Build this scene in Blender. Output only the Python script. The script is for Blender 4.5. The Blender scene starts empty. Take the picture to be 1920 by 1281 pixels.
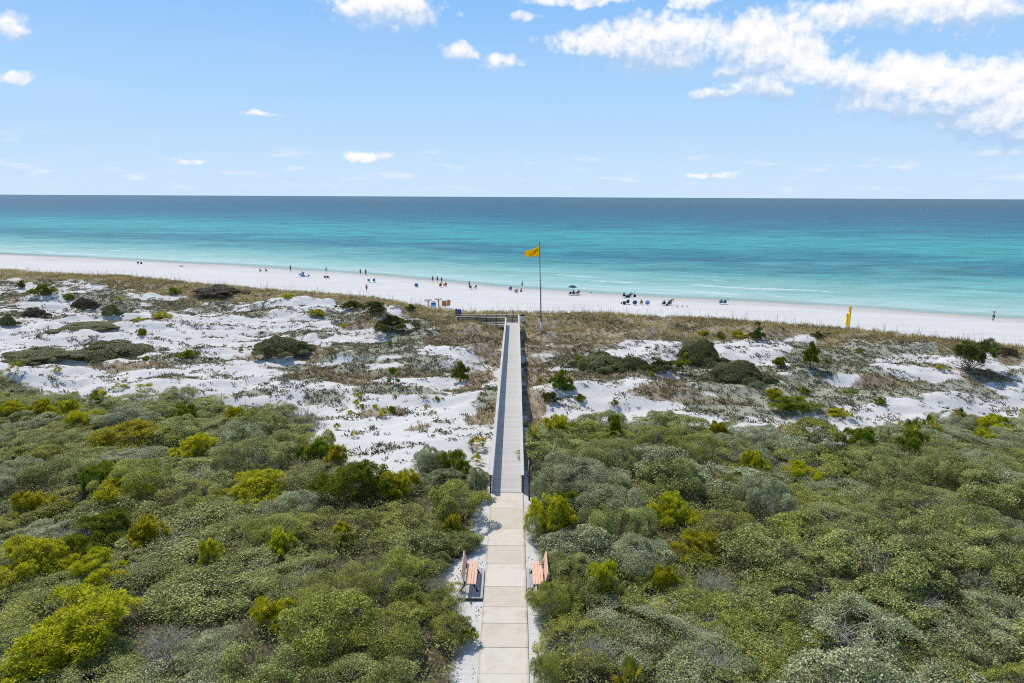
import bpy, bmesh, math, random
import numpy as np
from mathutils import Vector, Matrix
rng = np.random.default_rng(11)
random.seed(5)
SC = bpy.context.scene
COL = SC.collection
R_ = math.radians

# ------------------------------------------------------------------ camera model
FPX, PITCH, ROLL, CAMH, CAMX = 1280.0, R_(11.97), R_(0.27), 16.8, 0.25
def ray(px, py):
    a = (px-960)/FPX; b = -(py-640.5)/FPX
    a, b = a*math.cos(ROLL)-b*math.sin(ROLL), a*math.sin(ROLL)+b*math.cos(ROLL)
    return np.array([a, math.cos(PITCH)+b*math.sin(PITCH), -math.sin(PITCH)+b*math.cos(PITCH)])
def at_z(px, py, z):
    d = ray(px, py); t = (z-CAMH)/d[2]
    return CAMX+d[0]*t, d[1]*t
def mpp(y, z):                       # metres per photograph pixel at a place
    return (y*math.cos(PITCH)+(CAMH-z)*math.sin(PITCH))/FPX

# ------------------------------------------------------------------ noise
def _hash(ix, iy, s):
    n = (ix.astype(np.int64)*374761393 + iy.astype(np.int64)*668265263 + s*974634777) & 0x7fffffff
    n = ((n ^ (n >> 13))*1274126177) & 0x7fffffff
    return ((n ^ (n >> 16)) & 0xffff)/65535.0
def vnoise(x, y, s=0):
    x = np.asarray(x, float); y = np.asarray(y, float)
    ix = np.floor(x); iy = np.floor(y); fx = x-ix; fy = y-iy
    fx = fx*fx*(3-2*fx); fy = fy*fy*(3-2*fy)
    a = _hash(ix, iy, s); b = _hash(ix+1, iy, s); c = _hash(ix, iy+1, s); d = _hash(ix+1, iy+1, s)
    return (a+(b-a)*fx)*(1-fy) + (c+(d-c)*fx)*fy
def fbm(x, y, s=0, o=4):
    t = 0; a = 0.5; n = 0
    for k in range(o):
        t = t+a*vnoise(x*2**k, y*2**k, s+k*17); n += a; a *= 0.5
    return t/n
def sstep(a, b, x):
    t = np.clip((x-a)/(b-a), 0, 1); return t*t*(3-2*t)

# ------------------------------------------------------------------ terrain
WATER_Z = -4.5
SHX = [-900,-300,-187,-129,-78,-35,0,28,54,75,93,200,900]
SHY = [380,300,251,230,209,187,162.5,149,141,131,121,80,-20]
RDX = [-900,-300,-117,-82,-48,-24,-8,10,27,41,52,62,160,900]
RDY = [300,215,156,146,128,118,104,104,99,94,87,80,38,-60]
def y_shore(x): return np.interp(x, SHX, SHY) + 0.9*(fbm(np.asarray(x,float)/13.0, 0*np.asarray(x,float), 91, 3)-.5)*2
def y_ridge(x): return np.interp(x, RDX, RDY)
DECK0, DECK1 = 36.9, 94.6
def deck_z(y): return 0.06 - 0.86*np.clip((np.asarray(y, float)-58)/36, 0, 1)
def deck_x(y): return -0.02 + 0.30*(np.asarray(y, float)-37)/57
MOUNDS = []
def h0(x, y):
    x = np.asarray(x, float); y = np.asarray(y, float)
    yr = y_ridge(x); ys = y_shore(x); u = yr-y
    inland = np.interp(u, [0, 5, 14, 24, 36, 50, 64], [-.55, -.75, -1.5, -1.7, -1.1, -.45, -.1])
    dune = sstep(40, 60, y)
    z = inland*dune
    n1 = fbm(x/17.0+3.1, y/9.0+x/60, 3, 4)-.5
    n2 = fbm(x/5.0, y/3.5, 8, 3)-.5
    n3 = fbm(x/1.9, y/1.3, 12, 2)-.5
    z = z + dune*(3.8*n1 + 1.45*n2 + .5*n3*sstep(1, 5, u)) + (1-dune)*.25*n2*sstep(2.5, 6, np.abs(x))
    for (mx, my, rx, ry, mh) in MOUNDS:
        z = z + mh*np.exp(-((x-mx)/rx)**2-((y-my)/ry)**2)
    # hollow under the raised walkway
    dx = np.abs(x-deck_x(y))
    lim = deck_z(y)-.35
    k = sstep(3.2, 1.5, dx)*sstep(36, 41, y)*sstep(101, 97, y)
    z = z*(1-k)+np.minimum(z, lim)*k
    crest = np.interp(x, [-120, -40, -8, 10, 30, 60], [-.3, -.5, -.75, -.75, -.55, -.6])+.5*(fbm(x/7., y/7., 21, 3)-.5)
    kc = sstep(9, 1, u)
    z = z*(1-kc)+crest*kc
    v = -u
    L = np.maximum(ys-yr-8, 4)
    beach = -3.15-1.35*np.clip((v-8)/L, 0, 1.0) + .10*(fbm(x/6, y/4, 33, 3)-.5)*sstep(3, 8, ys-y)
    z = np.where(v > 0, crest+(beach-crest)*sstep(0, 8, v), z)
    s = y-ys
    z = np.where(s > -2, np.minimum(z, -4.42-.05*(s+2)), z)
    z = np.maximum(z, -12)
    # level strip beside the path
    kp = sstep(3.0, 1.9, np.abs(x))*sstep(40, 36, y)
    return z*(1-kp) + kp*(-.01+.05*(fbm(x*1.4, y*1.4, 5, 2)-.5))
_tc = np.concatenate([np.arange(12, 420, .2)])
def hit(px, py):
    d = ray(px, py); t = _tc/d[1]
    xs = CAMX+d[0]*t; ys = d[1]*t; zs = CAMH+d[2]*t
    g = h0(xs, ys); i = int(np.argmax(zs < g))
    if not (zs < g).any(): return at_z(px, py, -3)+(-3.0,)
    return float(xs[i]), float(ys[i]), float(g[i])
for (px, py, rx, ry, mh) in [(1430,655,6,4.5,1.5),(1340,660,7,4,.6),(1590,690,7,3.5,.8),(1075,745,5,2.6,.8),(850,665,5,3.5,.9),
    (180,660,8,6,.7),(520,668,5,4,.6),(600,645,8,3.5,.8),(100,560,12,6,1.3),(330,615,11,5,1.1),(620,590,9,5,.6),
    (850,775,5,2.2,.5),(1700,700,8,4,.7),(1850,700,7,4,.8),(430,695,11,3,.45),(760,740,6,2.2,.45),(1240,655,8,4,.6),(900,640,4,4,.5),(885,612,5.0,2.6,1.25),(922,618,2.0,2.2,.8)]:
    mx, my = at_z(px, py, -1.0); MOUNDS.append((mx, my, rx, ry, mh))
def gz(x, y): return float(h0(np.array([x]), np.array([y]))[0])

# ------------------------------------------------------------------ helpers: objects
def link(o, parent=None):
    COL.objects.link(o)
    if parent is not None: o.parent = parent
    return o
def empty(name, loc=(0,0,0), rz=0.0):
    o = bpy.data.objects.new(name, None); o.location = loc; o.rotation_euler = (0,0,rz); o.empty_display_size = .2
    return link(o)
def tag(o, label=None, cat=None, group=None, kind=None):
    if label: o['label'] = label
    if cat: o['category'] = cat
    if group: o['group'] = group
    if kind: o['kind'] = kind
    return o
def mesh_np(name, V, Fc, attrs=None, smooth=False):
    me = bpy.data.meshes.new(name); V = np.asarray(V, np.float32); Fc = np.asarray(Fc, np.int32); k = Fc.shape[1]
    me.vertices.add(len(V)); me.vertices.foreach_set('co', V.ravel())
    me.loops.add(Fc.size); me.loops.foreach_set('vertex_index', Fc.ravel())
    me.polygons.add(len(Fc)); me.polygons.foreach_set('loop_start', np.arange(0, Fc.size, k, dtype=np.int32))
    if smooth: me.polygons.foreach_set('use_smooth', np.ones(len(Fc), bool))
    me.update(calc_edges=True)
    for n, (dom, val) in (attrs or {}).items():
        val = np.asarray(val, np.float32)
        if val.ndim == 1:
            a = me.attributes.new(n, 'FLOAT', dom); a.data.foreach_set('value', val)
        else:
            a = me.attributes.new(n, 'FLOAT_COLOR', dom)
            if val.shape[1] == 3: val = np.c_[val, np.ones(len(val), np.float32)]
            a.data.foreach_set('color', val.ravel())
    return me
def obj(name, me, mat=None, parent=None):
    o = bpy.data.objects.new(name, me)
    if mat is not None:
        if not me.materials: me.materials.append(mat)
        else:
            o.material_slots[0].link = 'OBJECT'; o.material_slots[0].material = mat
    return link(o, parent)
def recolor(o, mat):
    o.material_slots[0].link = 'OBJECT'; o.material_slots[0].material = mat
class MB:
    def __init__(s): s.v = []; s.f = []
    def add(s, vs, fs):
        b = len(s.v); s.v += [tuple(v) for v in vs]; s.f += [tuple(i+b for i in f) for f in fs]; return s
    def hexa(s, p):     # 8 points: bottom loop then top loop
        return s.add(p, [(0,3,2,1),(4,5,6,7),(0,1,5,4),(1,2,6,5),(2,3,7,6),(3,0,4,7)])
    def box(s, x0, x1, y0, y1, z0, z1):
        return s.hexa([(x0,y0,z0),(x1,y0,z0),(x1,y1,z0),(x0,y1,z0),(x0,y0,z1),(x1,y0,z1),(x1,y1,z1),(x0,y1,z1)])
    def beam(s, a, b, w, h, up=(0,0,1)):    # box from a to b, w sideways, h along up (centred)
        a = Vector(a); b = Vector(b); d = (b-a).normalized(); up = Vector(up)
        sd = d.cross(up).normalized()*w/2; u = sd.cross(d).normalized()*h/2
        return s.hexa([a-sd-u, a+sd-u, b+sd-u, b-sd-u, a-sd+u, a+sd+u, b+sd+u, b-sd+u])
    def tube(s, pts, rad, n=8, cap=True):
        pts = [Vector(p) for p in pts]
        if not hasattr(rad, '__len__'): rad = [rad]*len(pts)
        rings = []
        for i, p in enumerate(pts):
            d = (pts[min(i+1, len(pts)-1)]-pts[max(i-1, 0)]).normalized()
            r = Vector((1,0,0)) if abs(d.x) < .9 else Vector((0,1,0))
            a = d.cross(r).normalized(); b = d.cross(a)
            rings.append([p+(a*math.cos(2*math.pi*k/n)+b*math.sin(2*math.pi*k/n))*rad[i] for k in range(n)])
        fs = []
        for i in range(len(pts)-1):
            for k in range(n):
                fs.append((i*n+k, i*n+(k+1)%n, (i+1)*n+(k+1)%n, (i+1)*n+k))
        if cap: fs += [tuple(range(n-1,-1,-1)), tuple((len(pts)-1)*n+k for k in range(n))]
        return s.add([v for r in rings for v in r], fs)
    def lathe(s, prof, n=16, c=(0,0,0)):
        vs = [(c[0]+r*math.cos(2*math.pi*k/n), c[1]+r*math.sin(2*math.pi*k/n), c[2]+z) for r, z in prof for k in range(n)]
        fs = [(i*n+k, i*n+(k+1)%n, (i+1)*n+(k+1)%n, (i+1)*n+k) for i in range(len(prof)-1) for k in range(n)]
        fs += [tuple(range(n-1,-1,-1)), tuple((len(prof)-1)*n+k for k in range(n))]
        return s.add(vs, fs)
    def mesh(s, name, bevel=0, smooth=False):
        bm = bmesh.new(); vs = [bm.verts.new(v) for v in s.v]
        for f in s.f: bm.faces.new([vs[i] for i in f])
        bmesh.ops.recalc_face_normals(bm, faces=bm.faces)
        if bevel: bmesh.ops.bevel(bm, geom=bm.edges[:], offset=bevel, segments=1, affect='EDGES', profile=.5)
        me = bpy.data.meshes.new(name); bm.to_mesh(me); bm.free()
        if smooth: me.polygons.foreach_set('use_smooth', np.ones(len(me.polygons), bool))
        return me
    def build(s, name, mat, parent=None, bevel=0, smooth=False):
        return obj(name, s.mesh(name, bevel, smooth), mat, parent)

# ------------------------------------------------------------------ helpers: materials
def srgb(r, g, b):
    f = lambda c: (c/255/12.92) if c <= 10 else ((c/255+.055)/1.055)**2.4
    return (f(r), f(g), f(b), 1)
class NT:
    def __init__(s, nt): s.nt = nt
    def n(s, typ, ins=None, **props):
        nd = s.nt.nodes.new(typ)
        for k, v in props.items(): setattr(nd, k, v)
        for k, v in (ins or {}).items():
            if isinstance(v, bpy.types.NodeSocket): s.nt.links.new(v, nd.inputs[k])
            else: nd.inputs[k].default_value = v
        return nd
    def m(s, op, a, b=None, c=None, clamp=False):
        ins = {0: a}
        if b is not None: ins[1] = b
        if c is not None: ins[2] = c
        return s.n('ShaderNodeMath', ins, operation=op, use_clamp=clamp).outputs[0]
    def vm(s, op, a, b=None):
        ins = {0: a}
        if b is not None: ins[1] = b
        nd = s.n('ShaderNodeVectorMath', ins, operation=op)
        return nd.outputs['Value'] if op in ('LENGTH', 'DOT_PRODUCT') else nd.outputs[0]
    def mix(s, f, a, b, blend='MIX'):
        nd = s.nt.nodes.new('ShaderNodeMix'); nd.data_type = 'RGBA'; nd.blend_type = blend
        for i, v in ((0, f), (6, a), (7, b)):
            if isinstance(v, bpy.types.NodeSocket): s.nt.links.new(v, nd.inputs[i])
            else: nd.inputs[i].default_value = v
        return nd.outputs[2]
    def noise(s, vec, scale, detail=4, rough=.55, dist=0.0):
        nd = s.n('ShaderNodeTexNoise', {'Vector': vec, 'Scale': scale, 'Detail': detail, 'Roughness': rough, 'Distortion': dist})
        return nd.outputs[0]
    def ss(s, a, b, x):
        nd = s.nt.nodes.new('ShaderNodeMapRange'); nd.interpolation_type = 'SMOOTHSTEP'
        for k, v in (('From Min', a), ('From Max', b), ('Value', x)):
            if isinstance(v, bpy.types.NodeSocket): s.nt.links.new(v, nd.inputs[k])
            else: nd.inputs[k].default_value = v
        return nd.outputs[0]
    def ramp(s, fac, stops, interp='LINEAR'):
        nd = s.n('ShaderNodeValToRGB', {'Fac': fac}); cr = nd.color_ramp; cr.interpolation = interp
        while len(cr.elements) < len(stops): cr.elements.new(.5)
        for e, (p, c) in zip(cr.elements, stops): e.position = p; e.color = c
        return nd.outputs[0]
    def attr(s, name): return s.n('ShaderNodeAttribute', attribute_name=name)
    def bump(s, h, strength, dist): return s.n('ShaderNodeBump', {'Height': h, 'Strength': strength, 'Distance': dist}).outputs[0]
def newmat(name):
    m = bpy.data.materials.new(name); m.use_nodes = True; m.node_tree.nodes.clear()
    t = NT(m.node_tree); out = t.n('ShaderNodeOutputMaterial')
    return m, t, out
def bsdf(t, out, color, rough=.7, normal=None, spec=.3, metal=0.0):
    b = t.n('ShaderNodeBsdfPrincipled', {'Base Color': color, 'Roughness': rough, 'Specular IOR Level': spec, 'Metallic': metal})
    if normal is not None: t.nt.links.new(normal, b.inputs['Normal'])
    t.nt.links.new(b.outputs[0], out.inputs['Surface']); return b
_pm = {}
def plain(name, rgb, rough=.6, var=.12, scale=6.0, metal=0.0, spec=.3):
    key = (name, rgb, rough)
    if key in _pm: return _pm[key]
    m, t, out = newmat(name)
    co = t.n('ShaderNodeTexCoord').outputs['Object']
    f = t.noise(co, scale, 5, .6)
    c = srgb(*rgb); lo = tuple(v*(1-var) for v in c[:3])+(1,); hi = tuple(min(1, v*(1+var)) for v in c[:3])+(1,)
    bsdf(t, out, t.mix(f, lo, hi), rough, t.bump(t.noise(co, scale*8, 3), .15, .01), spec, metal)
    _pm[key] = m; return m
def wood(name, rgb, along, var=.3, rough=.75):
    m, t, out = newmat(name)
    geo = t.n('ShaderNodeNewGeometry'); co = t.n('ShaderNodeTexCoord').outputs['Object']
    sc = [14.0, 14.0, 14.0]; sc[along] = 1.2
    v = t.vm('MULTIPLY', co, tuple(sc))
    g = t.noise(v, 1.0, 6, .65, .4)
    isl = geo.outputs['Random Per Island']
    c = srgb(*rgb)
    k = t.m('MULTIPLY_ADD', isl, .35, t.m('MULTIPLY', g, .65))
    lo = tuple(x*(1-var) for x in c[:3])+(1,); hi = tuple(min(1, x*(1+var)) for x in c[:3])+(1,)
    bsdf(t, out, t.mix(k, lo, hi), rough, t.bump(g, .3, .006), .2)
    return m
def leafmat(name, stops, trans=.35, objvar=.2, rough=.55):
    m, t, out = newmat(name)
    a = t.attr('lc').outputs['Fac']; oi = t.n('ShaderNodeObjectInfo').outputs['Random']
    c = t.ramp(a, stops)
    hv = t.n('ShaderNodeHueSaturation', {'Color': c, 'Fac': 1.0})
    t.nt.links.new(t.m('MULTIPLY_ADD', oi, objvar, 1-objvar/2), hv.inputs['Value'])
    t.nt.links.new(t.m('MULTIPLY_ADD', oi, objvar*.08, .5-objvar*.05), hv.inputs['Hue'])
    col = hv.outputs[0]
    b = t.n('ShaderNodeBsdfPrincipled', {'Base Color': col, 'Roughness': rough, 'Specular IOR Level': .25})
    tr = t.n('ShaderNodeBsdfTranslucent', {'Color': t.mix(.35, col, (.5,.6,.05,1), 'MULTIPLY') if False else col})
    mx = t.n('ShaderNodeMixShader', {0: trans, 1: b.outputs[0], 2: tr.outputs[0]})
    t.nt.links.new(mx.outputs[0], out.inputs['Surface'])
    return m

# ------------------------------------------------------------------ helpers: foliage geometry
def unit(v): return v/np.maximum(np.linalg.norm(v, axis=1, keepdims=True), 1e-9)
def leaves(P, Nrm, L, W, lc, rg, along=None):
    n = len(P); Nrm = unit(Nrm)
    T = rg.normal(size=(n,3)) if along is None else along
    T = T-Nrm*np.sum(T*Nrm, axis=1, keepdims=True); T = unit(T); B = np.cross(Nrm, T)
    L = np.broadcast_to(L, (n,))[:, None]; W = np.broadcast_to(W, (n,))[:, None]
    V = np.stack([P, P+T*L*.5+B*W*.5, P+T*L, P+T*L*.5-B*W*.5], 1).reshape(-1, 3)
    return V, np.arange(4*n).reshape(-1, 4), np.asarray(lc)
def join(parts):
    V = []; Fc = []; A = []; b = 0
    for v, f, a in parts: V.append(v); Fc.append(f+b); A.append(a); b += len(v)
    return np.concatenate(V), np.concatenate(Fc), np.concatenate(A)
def lobe_points(n, lobes, rg, shell=.3, zmin=-.25):
    lob = np.array(lobes); ar = (lob[:,3]*lob[:,4]+lob[:,3]*lob[:,5]); pr = ar/ar.sum()
    k = rg.choice(len(lob), size=n, p=pr); d = unit(rg.normal(size=(n,3)))
    d[:,2] = np.where(d[:,2] < zmin, -d[:,2], d[:,2])
    r = 1-shell*rg.random(n)**1.6
    q = lob[k,:3]+d*lob[k,3:]*r[:,None]
    keep = q[:,2] > .02
    for j in range(len(lob)):
        dd = np.sum(((q-lob[j,:3])/lob[j,3:])**2, axis=1)
        keep &= (dd > .55) | (k == j)
    return q[keep], unit(d/lob[k,3:])[keep]
def noise3(q, s, seed):
    return (vnoise(q[:,0]*s+q[:,2]*s*.7, q[:,1]*s-q[:,2]*s*.5, seed)+vnoise(q[:,0]*s*.6-q[:,1]*s*.5, q[:,2]*s+q[:,1]*s*.4, seed+5))/2
def oak_mesh(seed, n=48000, ls=1.0):
    rg = np.random.default_rng(seed); lobes = [(0,0,.35,.75,.75,.62)]
    for k in range(22):
        a = rg.random()*6.28; d = .25+.62*rg.random(); r = .12+.2*rg.random()
        lobes.append((d*math.cos(a), d*math.sin(a), .36+.62*(1-d*.8)*rg.random()+.10*rg.random(), r*rg.uniform(.8,1.3), r*rg.uniform(.8,1.3), r*(.7+.5*rg.random())))
    q, nr = lobe_points(n, lobes, rg, .4)
    g = noise3(q, 5.0, seed); keep = g > .36+.10*rg.random(len(q)); q = q[keep]; nr = nr[keep]
    nn = unit(nr*.5+np.array([0,0,.5])+rg.normal(size=q.shape)*.75)
    lc = np.clip(rg.normal(.42, .24, len(q))+.7*(noise3(q, 4.4, seed+9)-.5), 0, .9)
    sel = rg.random(len(q)) < .075; lc[sel] = .93+.06*rg.random(sel.sum())  # bright specks: tan leaf bits plus glossy-leaf sparkle put into the colour
    V, Fc, A = leaves(q, nn, ls*(.020+.020*rg.random(len(q))), ls*(.012+.010*rg.random(len(q))), lc, rg)
    return mesh_np('scrub_foliage', V, Fc, {'lc': ('FACE', A)})
def twig_mesh(seed, n=26, spread=1.0, reach=1.0, r0=.012, sub=3, name='branches', out=1.0):
    rg = np.random.default_rng(seed); mb = MB()
    for k in range(n):
        a = rg.random()*6.28; e = rg.uniform(.25, 1.35); L = reach*rg.uniform(.75, 1.1)
        p = np.array([0,0,.03]); d = np.array([math.cos(a)*math.cos(e)*spread, math.sin(a)*math.cos(e)*spread, math.sin(e)])
        pts = [p]
        for s_ in range(5):
            d = unit((d+rg.normal(size=3)*.22)[None])[0]; d[2] = abs(d[2])*.9; p = p+d*L/5; pts.append(p)
        mb.tube(pts, [r0*(1-.85*i/5) for i in range(6)], 4, False)
        for s_ in range(sub):
            i = rg.integers(2, 5); p2 = pts[i]; d2 = unit((d+rg.normal(size=3)*.8)[None])[0]; pp = [p2]
            for q_ in range(3):
                d2 = unit((d2+rg.normal(size=3)*.3)[None])[0]; p2 = p2+d2*L*.13; pp.append(p2)
            mb.tube(pp, [r0*.4, r0*.3, r0*.22, r0*.1], 3, False)
    return mb.mesh(name)
def puff_mesh(seed, npuff=150, per=90, lobes=None, pr=.15, nl=.10, nw=.028, name='crown', zmin=-.15, shell=.45):
    """crown of many small tufts of upright needle-like leaves"""
    rg = np.random.default_rng(seed)
    if lobes is None:
        lobes = [(.1*rg.normal(),.1*rg.normal(),.40,.46,.46,.40),(0,0,.14,.62,.62,.16)]
        for k in range(15):
            a = rg.random()*6.28; d = .25+.82*rg.random(); r = .10+.20*rg.random()
            lobes.append((d*math.cos(a), d*math.sin(a), .22+.76*rg.random()*max(.15, 1.12-d), r*rg.uniform(.8,1.4), r*rg.uniform(.8,1.4), r*rg.uniform(.6,1.0)))
    c, cn = lobe_points(npuff, lobes, rg, shell, zmin)
    m = len(c); k = np.repeat(np.arange(m), per); n = len(k)
    d = unit(rg.normal(size=(n,3))*.8+np.array([0,0,.75])+cn[k]*.5)
    sz = (pr*(.6+.7*rg.random(m)))[k]
    P = c[k]+d*(sz*rg.random(n)**.6)[:,None]
    nrm = unit(np.cross(d, rg.normal(size=(n,3)))+np.array([0,0,.35]))
    lc = np.clip(rg.normal(.42, .14, n)+(rg.random(m)[k]-.5)*.35+.45*np.sum((P-c[k])*d, 1)/pr*.5, 0, 1)
    V, Fc, A = leaves(P, nrm, nl*(.6+.8*rg.random(n)), nw*(.7+.6*rg.random(n)), lc, rg, along=d)
    return mesh_np(name, V, Fc, {'lc': ('FACE', A)})
def mat_dome_mesh(seed, n=80000):
    """wind-clipped low dome of dense small leaves"""
    rg = np.random.default_rng(seed); lobes = [(0,0,0,.86,.86,.72)]
    for k in range(26):
        a = rg.random()*6.28; d = .2+.92*rg.random()**.7; r = .12+.2*rg.random()
        lobes.append((d*math.cos(a), d*math.sin(a), .72*max(.02, 1-d**1.6)*rg.uniform(.75, 1.08), r, r*rg.uniform(.6,1.3), r*.7))
    q, nr = lobe_points(n, lobes, rg, .22, -.05)
    g = noise3(q, 7, seed); keep = g > .24+.1*rg.random(len(q)); q = q[keep]; nr = nr[keep]
    nn = unit(nr*.8+np.array([0,0,.4])+rg.normal(size=q.shape)*.55)
    lc = np.clip(rg.normal(.45, .2, len(q))+.5*(noise3(q, 3.2, seed+3)-.5), 0, 1)
    V, Fc, A = leaves(q, nn, .03+.03*rg.random(len(q)), .016+.014*rg.random(len(q)), lc, rg)
    return mesh_np('mat_foliage', V, Fc, {'lc': ('FACE', A)})
def palmetto_mesh(seed, nf=16, spread=1.0):
    rg = np.random.default_rng(seed); parts = []
    for k in range(nf):
        a = rg.random()*6.28; e = rg.uniform(.35, 1.35); L = rg.uniform(.45, .75)
        d = np.array([math.cos(a)*math.cos(e)*spread, math.sin(a)*math.cos(e)*spread, math.sin(e)]); d /= np.linalg.norm(d)
        tip = d*L; lc = np.clip(rg.normal(.4, .25), 0, 1)
        sd = np.cross(d, [0,0,1.0]); sd /= max(np.linalg.norm(sd), 1e-6); up = np.cross(sd, d)
        parts.append((np.array([-sd*.01, sd*.01, tip+sd*.01, tip-sd*.01]), np.array([[0,1,2,3]]), np.array([lc*.8])))
        nb = 15
        for j in range(nb):
            t = -1.5+3.0*j/(nb-1); bd = d*math.cos(t)+sd*math.sin(t)*1.0+up*(-.12*abs(t)); bd /= np.linalg.norm(bd)
            Lb = .42*(1-.25*abs(t)/1.5)*rg.uniform(.85, 1.1); w = np.cross(bd, up); w /= max(np.linalg.norm(w), 1e-6)
            m = tip+bd*Lb*.5+up*.02; e2 = tip+bd*Lb-up*.07
            parts.append((np.array([tip, m+w*.022, e2, m-w*.022]), np.array([[0,1,2,3]]), np.array([np.clip(lc+rg.normal(0, .08), 0, 1)])))
    V, Fc, A = join(parts)
    return mesh_np('fronds', V, Fc, {'lc': ('FACE', A)})

# ------------------------------------------------------------------ materials
M = {}
M['oak'] = leafmat('scrub_oak_leaf', [(0, (.075,.092,.024,1)), (.3, (.21,.245,.055,1)), (.6, (.46,.50,.135,1)), (.85, (.76,.78,.31,1)), (.93, (.92,.82,.28,1)), (1, (.96,.90,.5,1))], .42, .2)
M['oak_silver'] = leafmat('silvery_scrub_leaf', [(0, (.095,.112,.048,1)), (.3, (.25,.28,.13,1)), (.6, (.51,.545,.27,1)), (.85, (.81,.84,.53,1)), (.93, (.92,.86,.45,1)), (1, (.97,.95,.72,1))], .38, .16)
M['oak_olive'] = leafmat('olive_scrub_leaf', [(0, (.072,.088,.016,1)), (.3, (.22,.25,.036,1)), (.6, (.485,.515,.08,1)), (.85, (.75,.74,.2,1)), (.93, (.95,.80,.18,1)), (1, (.97,.87,.33,1))], .42, .18)
M['lime'] = leafmat('yellow_green_leaf', [(0, (.06,.065,.006,1)), (.35, (.26,.265,.012,1)), (.65, (.60,.575,.022,1)), (1, (.93,.80,.06,1))], .44, .3)
M['green'] = leafmat('bright_green_leaf', [(0, (.035,.055,.008,1)), (.4, (.13,.19,.014,1)), (.75, (.30,.36,.022,1)), (1, (.50,.50,.05,1))], .40, .3)
M['dark'] = leafmat('dark_green_leaf', [(0, (.025,.032,.010,1)), (.4, (.085,.10,.024,1)), (.75, (.18,.20,.04,1)), (1, (.32,.32,.07,1))], .32, .3)
M['mat'] = leafmat('grey_green_mat_leaf', [(0, (.07,.075,.026,1)), (.4, (.20,.21,.072,1)), (.75, (.36,.36,.13,1)), (1, (.55,.52,.24,1))], .34, .3)
M['sage'] = leafmat('sage_leaf', [(0, (.13,.15,.09,1)), (.5, (.27,.31,.19,1)), (1, (.44,.47,.33,1))], .3, .2)
M['brownleaf'] = leafmat('brown_dry_leaf', [(0, (.06,.045,.028,1)), (.5, (.17,.13,.075,1)), (1, (.31,.25,.14,1))], .25, .2)
M['palm'] = leafmat('palmetto_frond', [(0, (.07,.12,.015,1)), (.4, (.24,.28,.02,1)), (.75, (.60,.46,.03,1)), (1, (.7,.36,.03,1))], .35, .2)
M['grass'] = leafmat('dune_grass_blade', [(0, (.19,.125,.075,1)), (.35, (.42,.32,.15,1)), (.65, (.66,.53,.20,1)), (.85, (.52,.51,.15,1)), (1, (.75,.66,.38,1))], .35, 0)
M['cover'] = leafmat('ground_cover_leaf', [(0, (.06,.06,.035,1)), (.2, (.13,.13,.065,1)), (.42, (.22,.23,.11,1)), (.5, (.35,.37,.24,1)), (.56, (.19,.12,.075,1)), (.75, (.28,.185,.10,1)), (.88, (.40,.30,.16,1)), (1, (.50,.43,.25,1))], .25, 0)
M['oats'] = leafmat('sea_oat_stalk', [(0, (.24,.20,.14,1)), (1, (.46,.39,.28,1))], .2, 0)
M['bark'] = plain('grey_bark', (128,118,102), .9, .35, 9)
M['twig'] = plain('pale_dead_twig', (190,184,170), .9, .25, 9)
M['deck'] = wood('weathered_deck_board', (202,198,190), 0, .2)
M['rail'] = wood('weathered_rail_board', (206,201,192), 1, .15)
M['post'] = wood('dark_weathered_post', (92,82,72), 2, .3)
M['plat'] = wood('grey_platform_plank', (184,182,178), 1, .2)
M['slat'] = wood('salmon_bench_slat', (236,192,160), 1, .16, .65)
M['iron'] = plain('black_cast_iron', (30,29,28), .5, .2)
M['galv'] = plain('galvanised_steel', (118,122,124), .5, .12, 4, .4)
M['whitep'] = plain('white_paint', (232,231,226), .5, .06)
M['flag'] = leafmat('yellow_flag_cloth', [(0, (.98,.70,.005,1)), (1, (.98,.72,.01,1))], .6, 0)
M['mark'] = plain('dark_flag_mark', (92,54,8), .8, .1)
M['yellow'] = plain('yellow_post_paint', (255,206,10), .45, .12)
M['amber'] = plain('weathered_amber_paint', (236,166,18), .6, .2)
M['brownw'] = wood('brown_sign_board', (158,106,58), 0, .3)
M['grayw'] = wood('grey_driftwood_post', (140,126,104), 2, .25)

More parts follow.
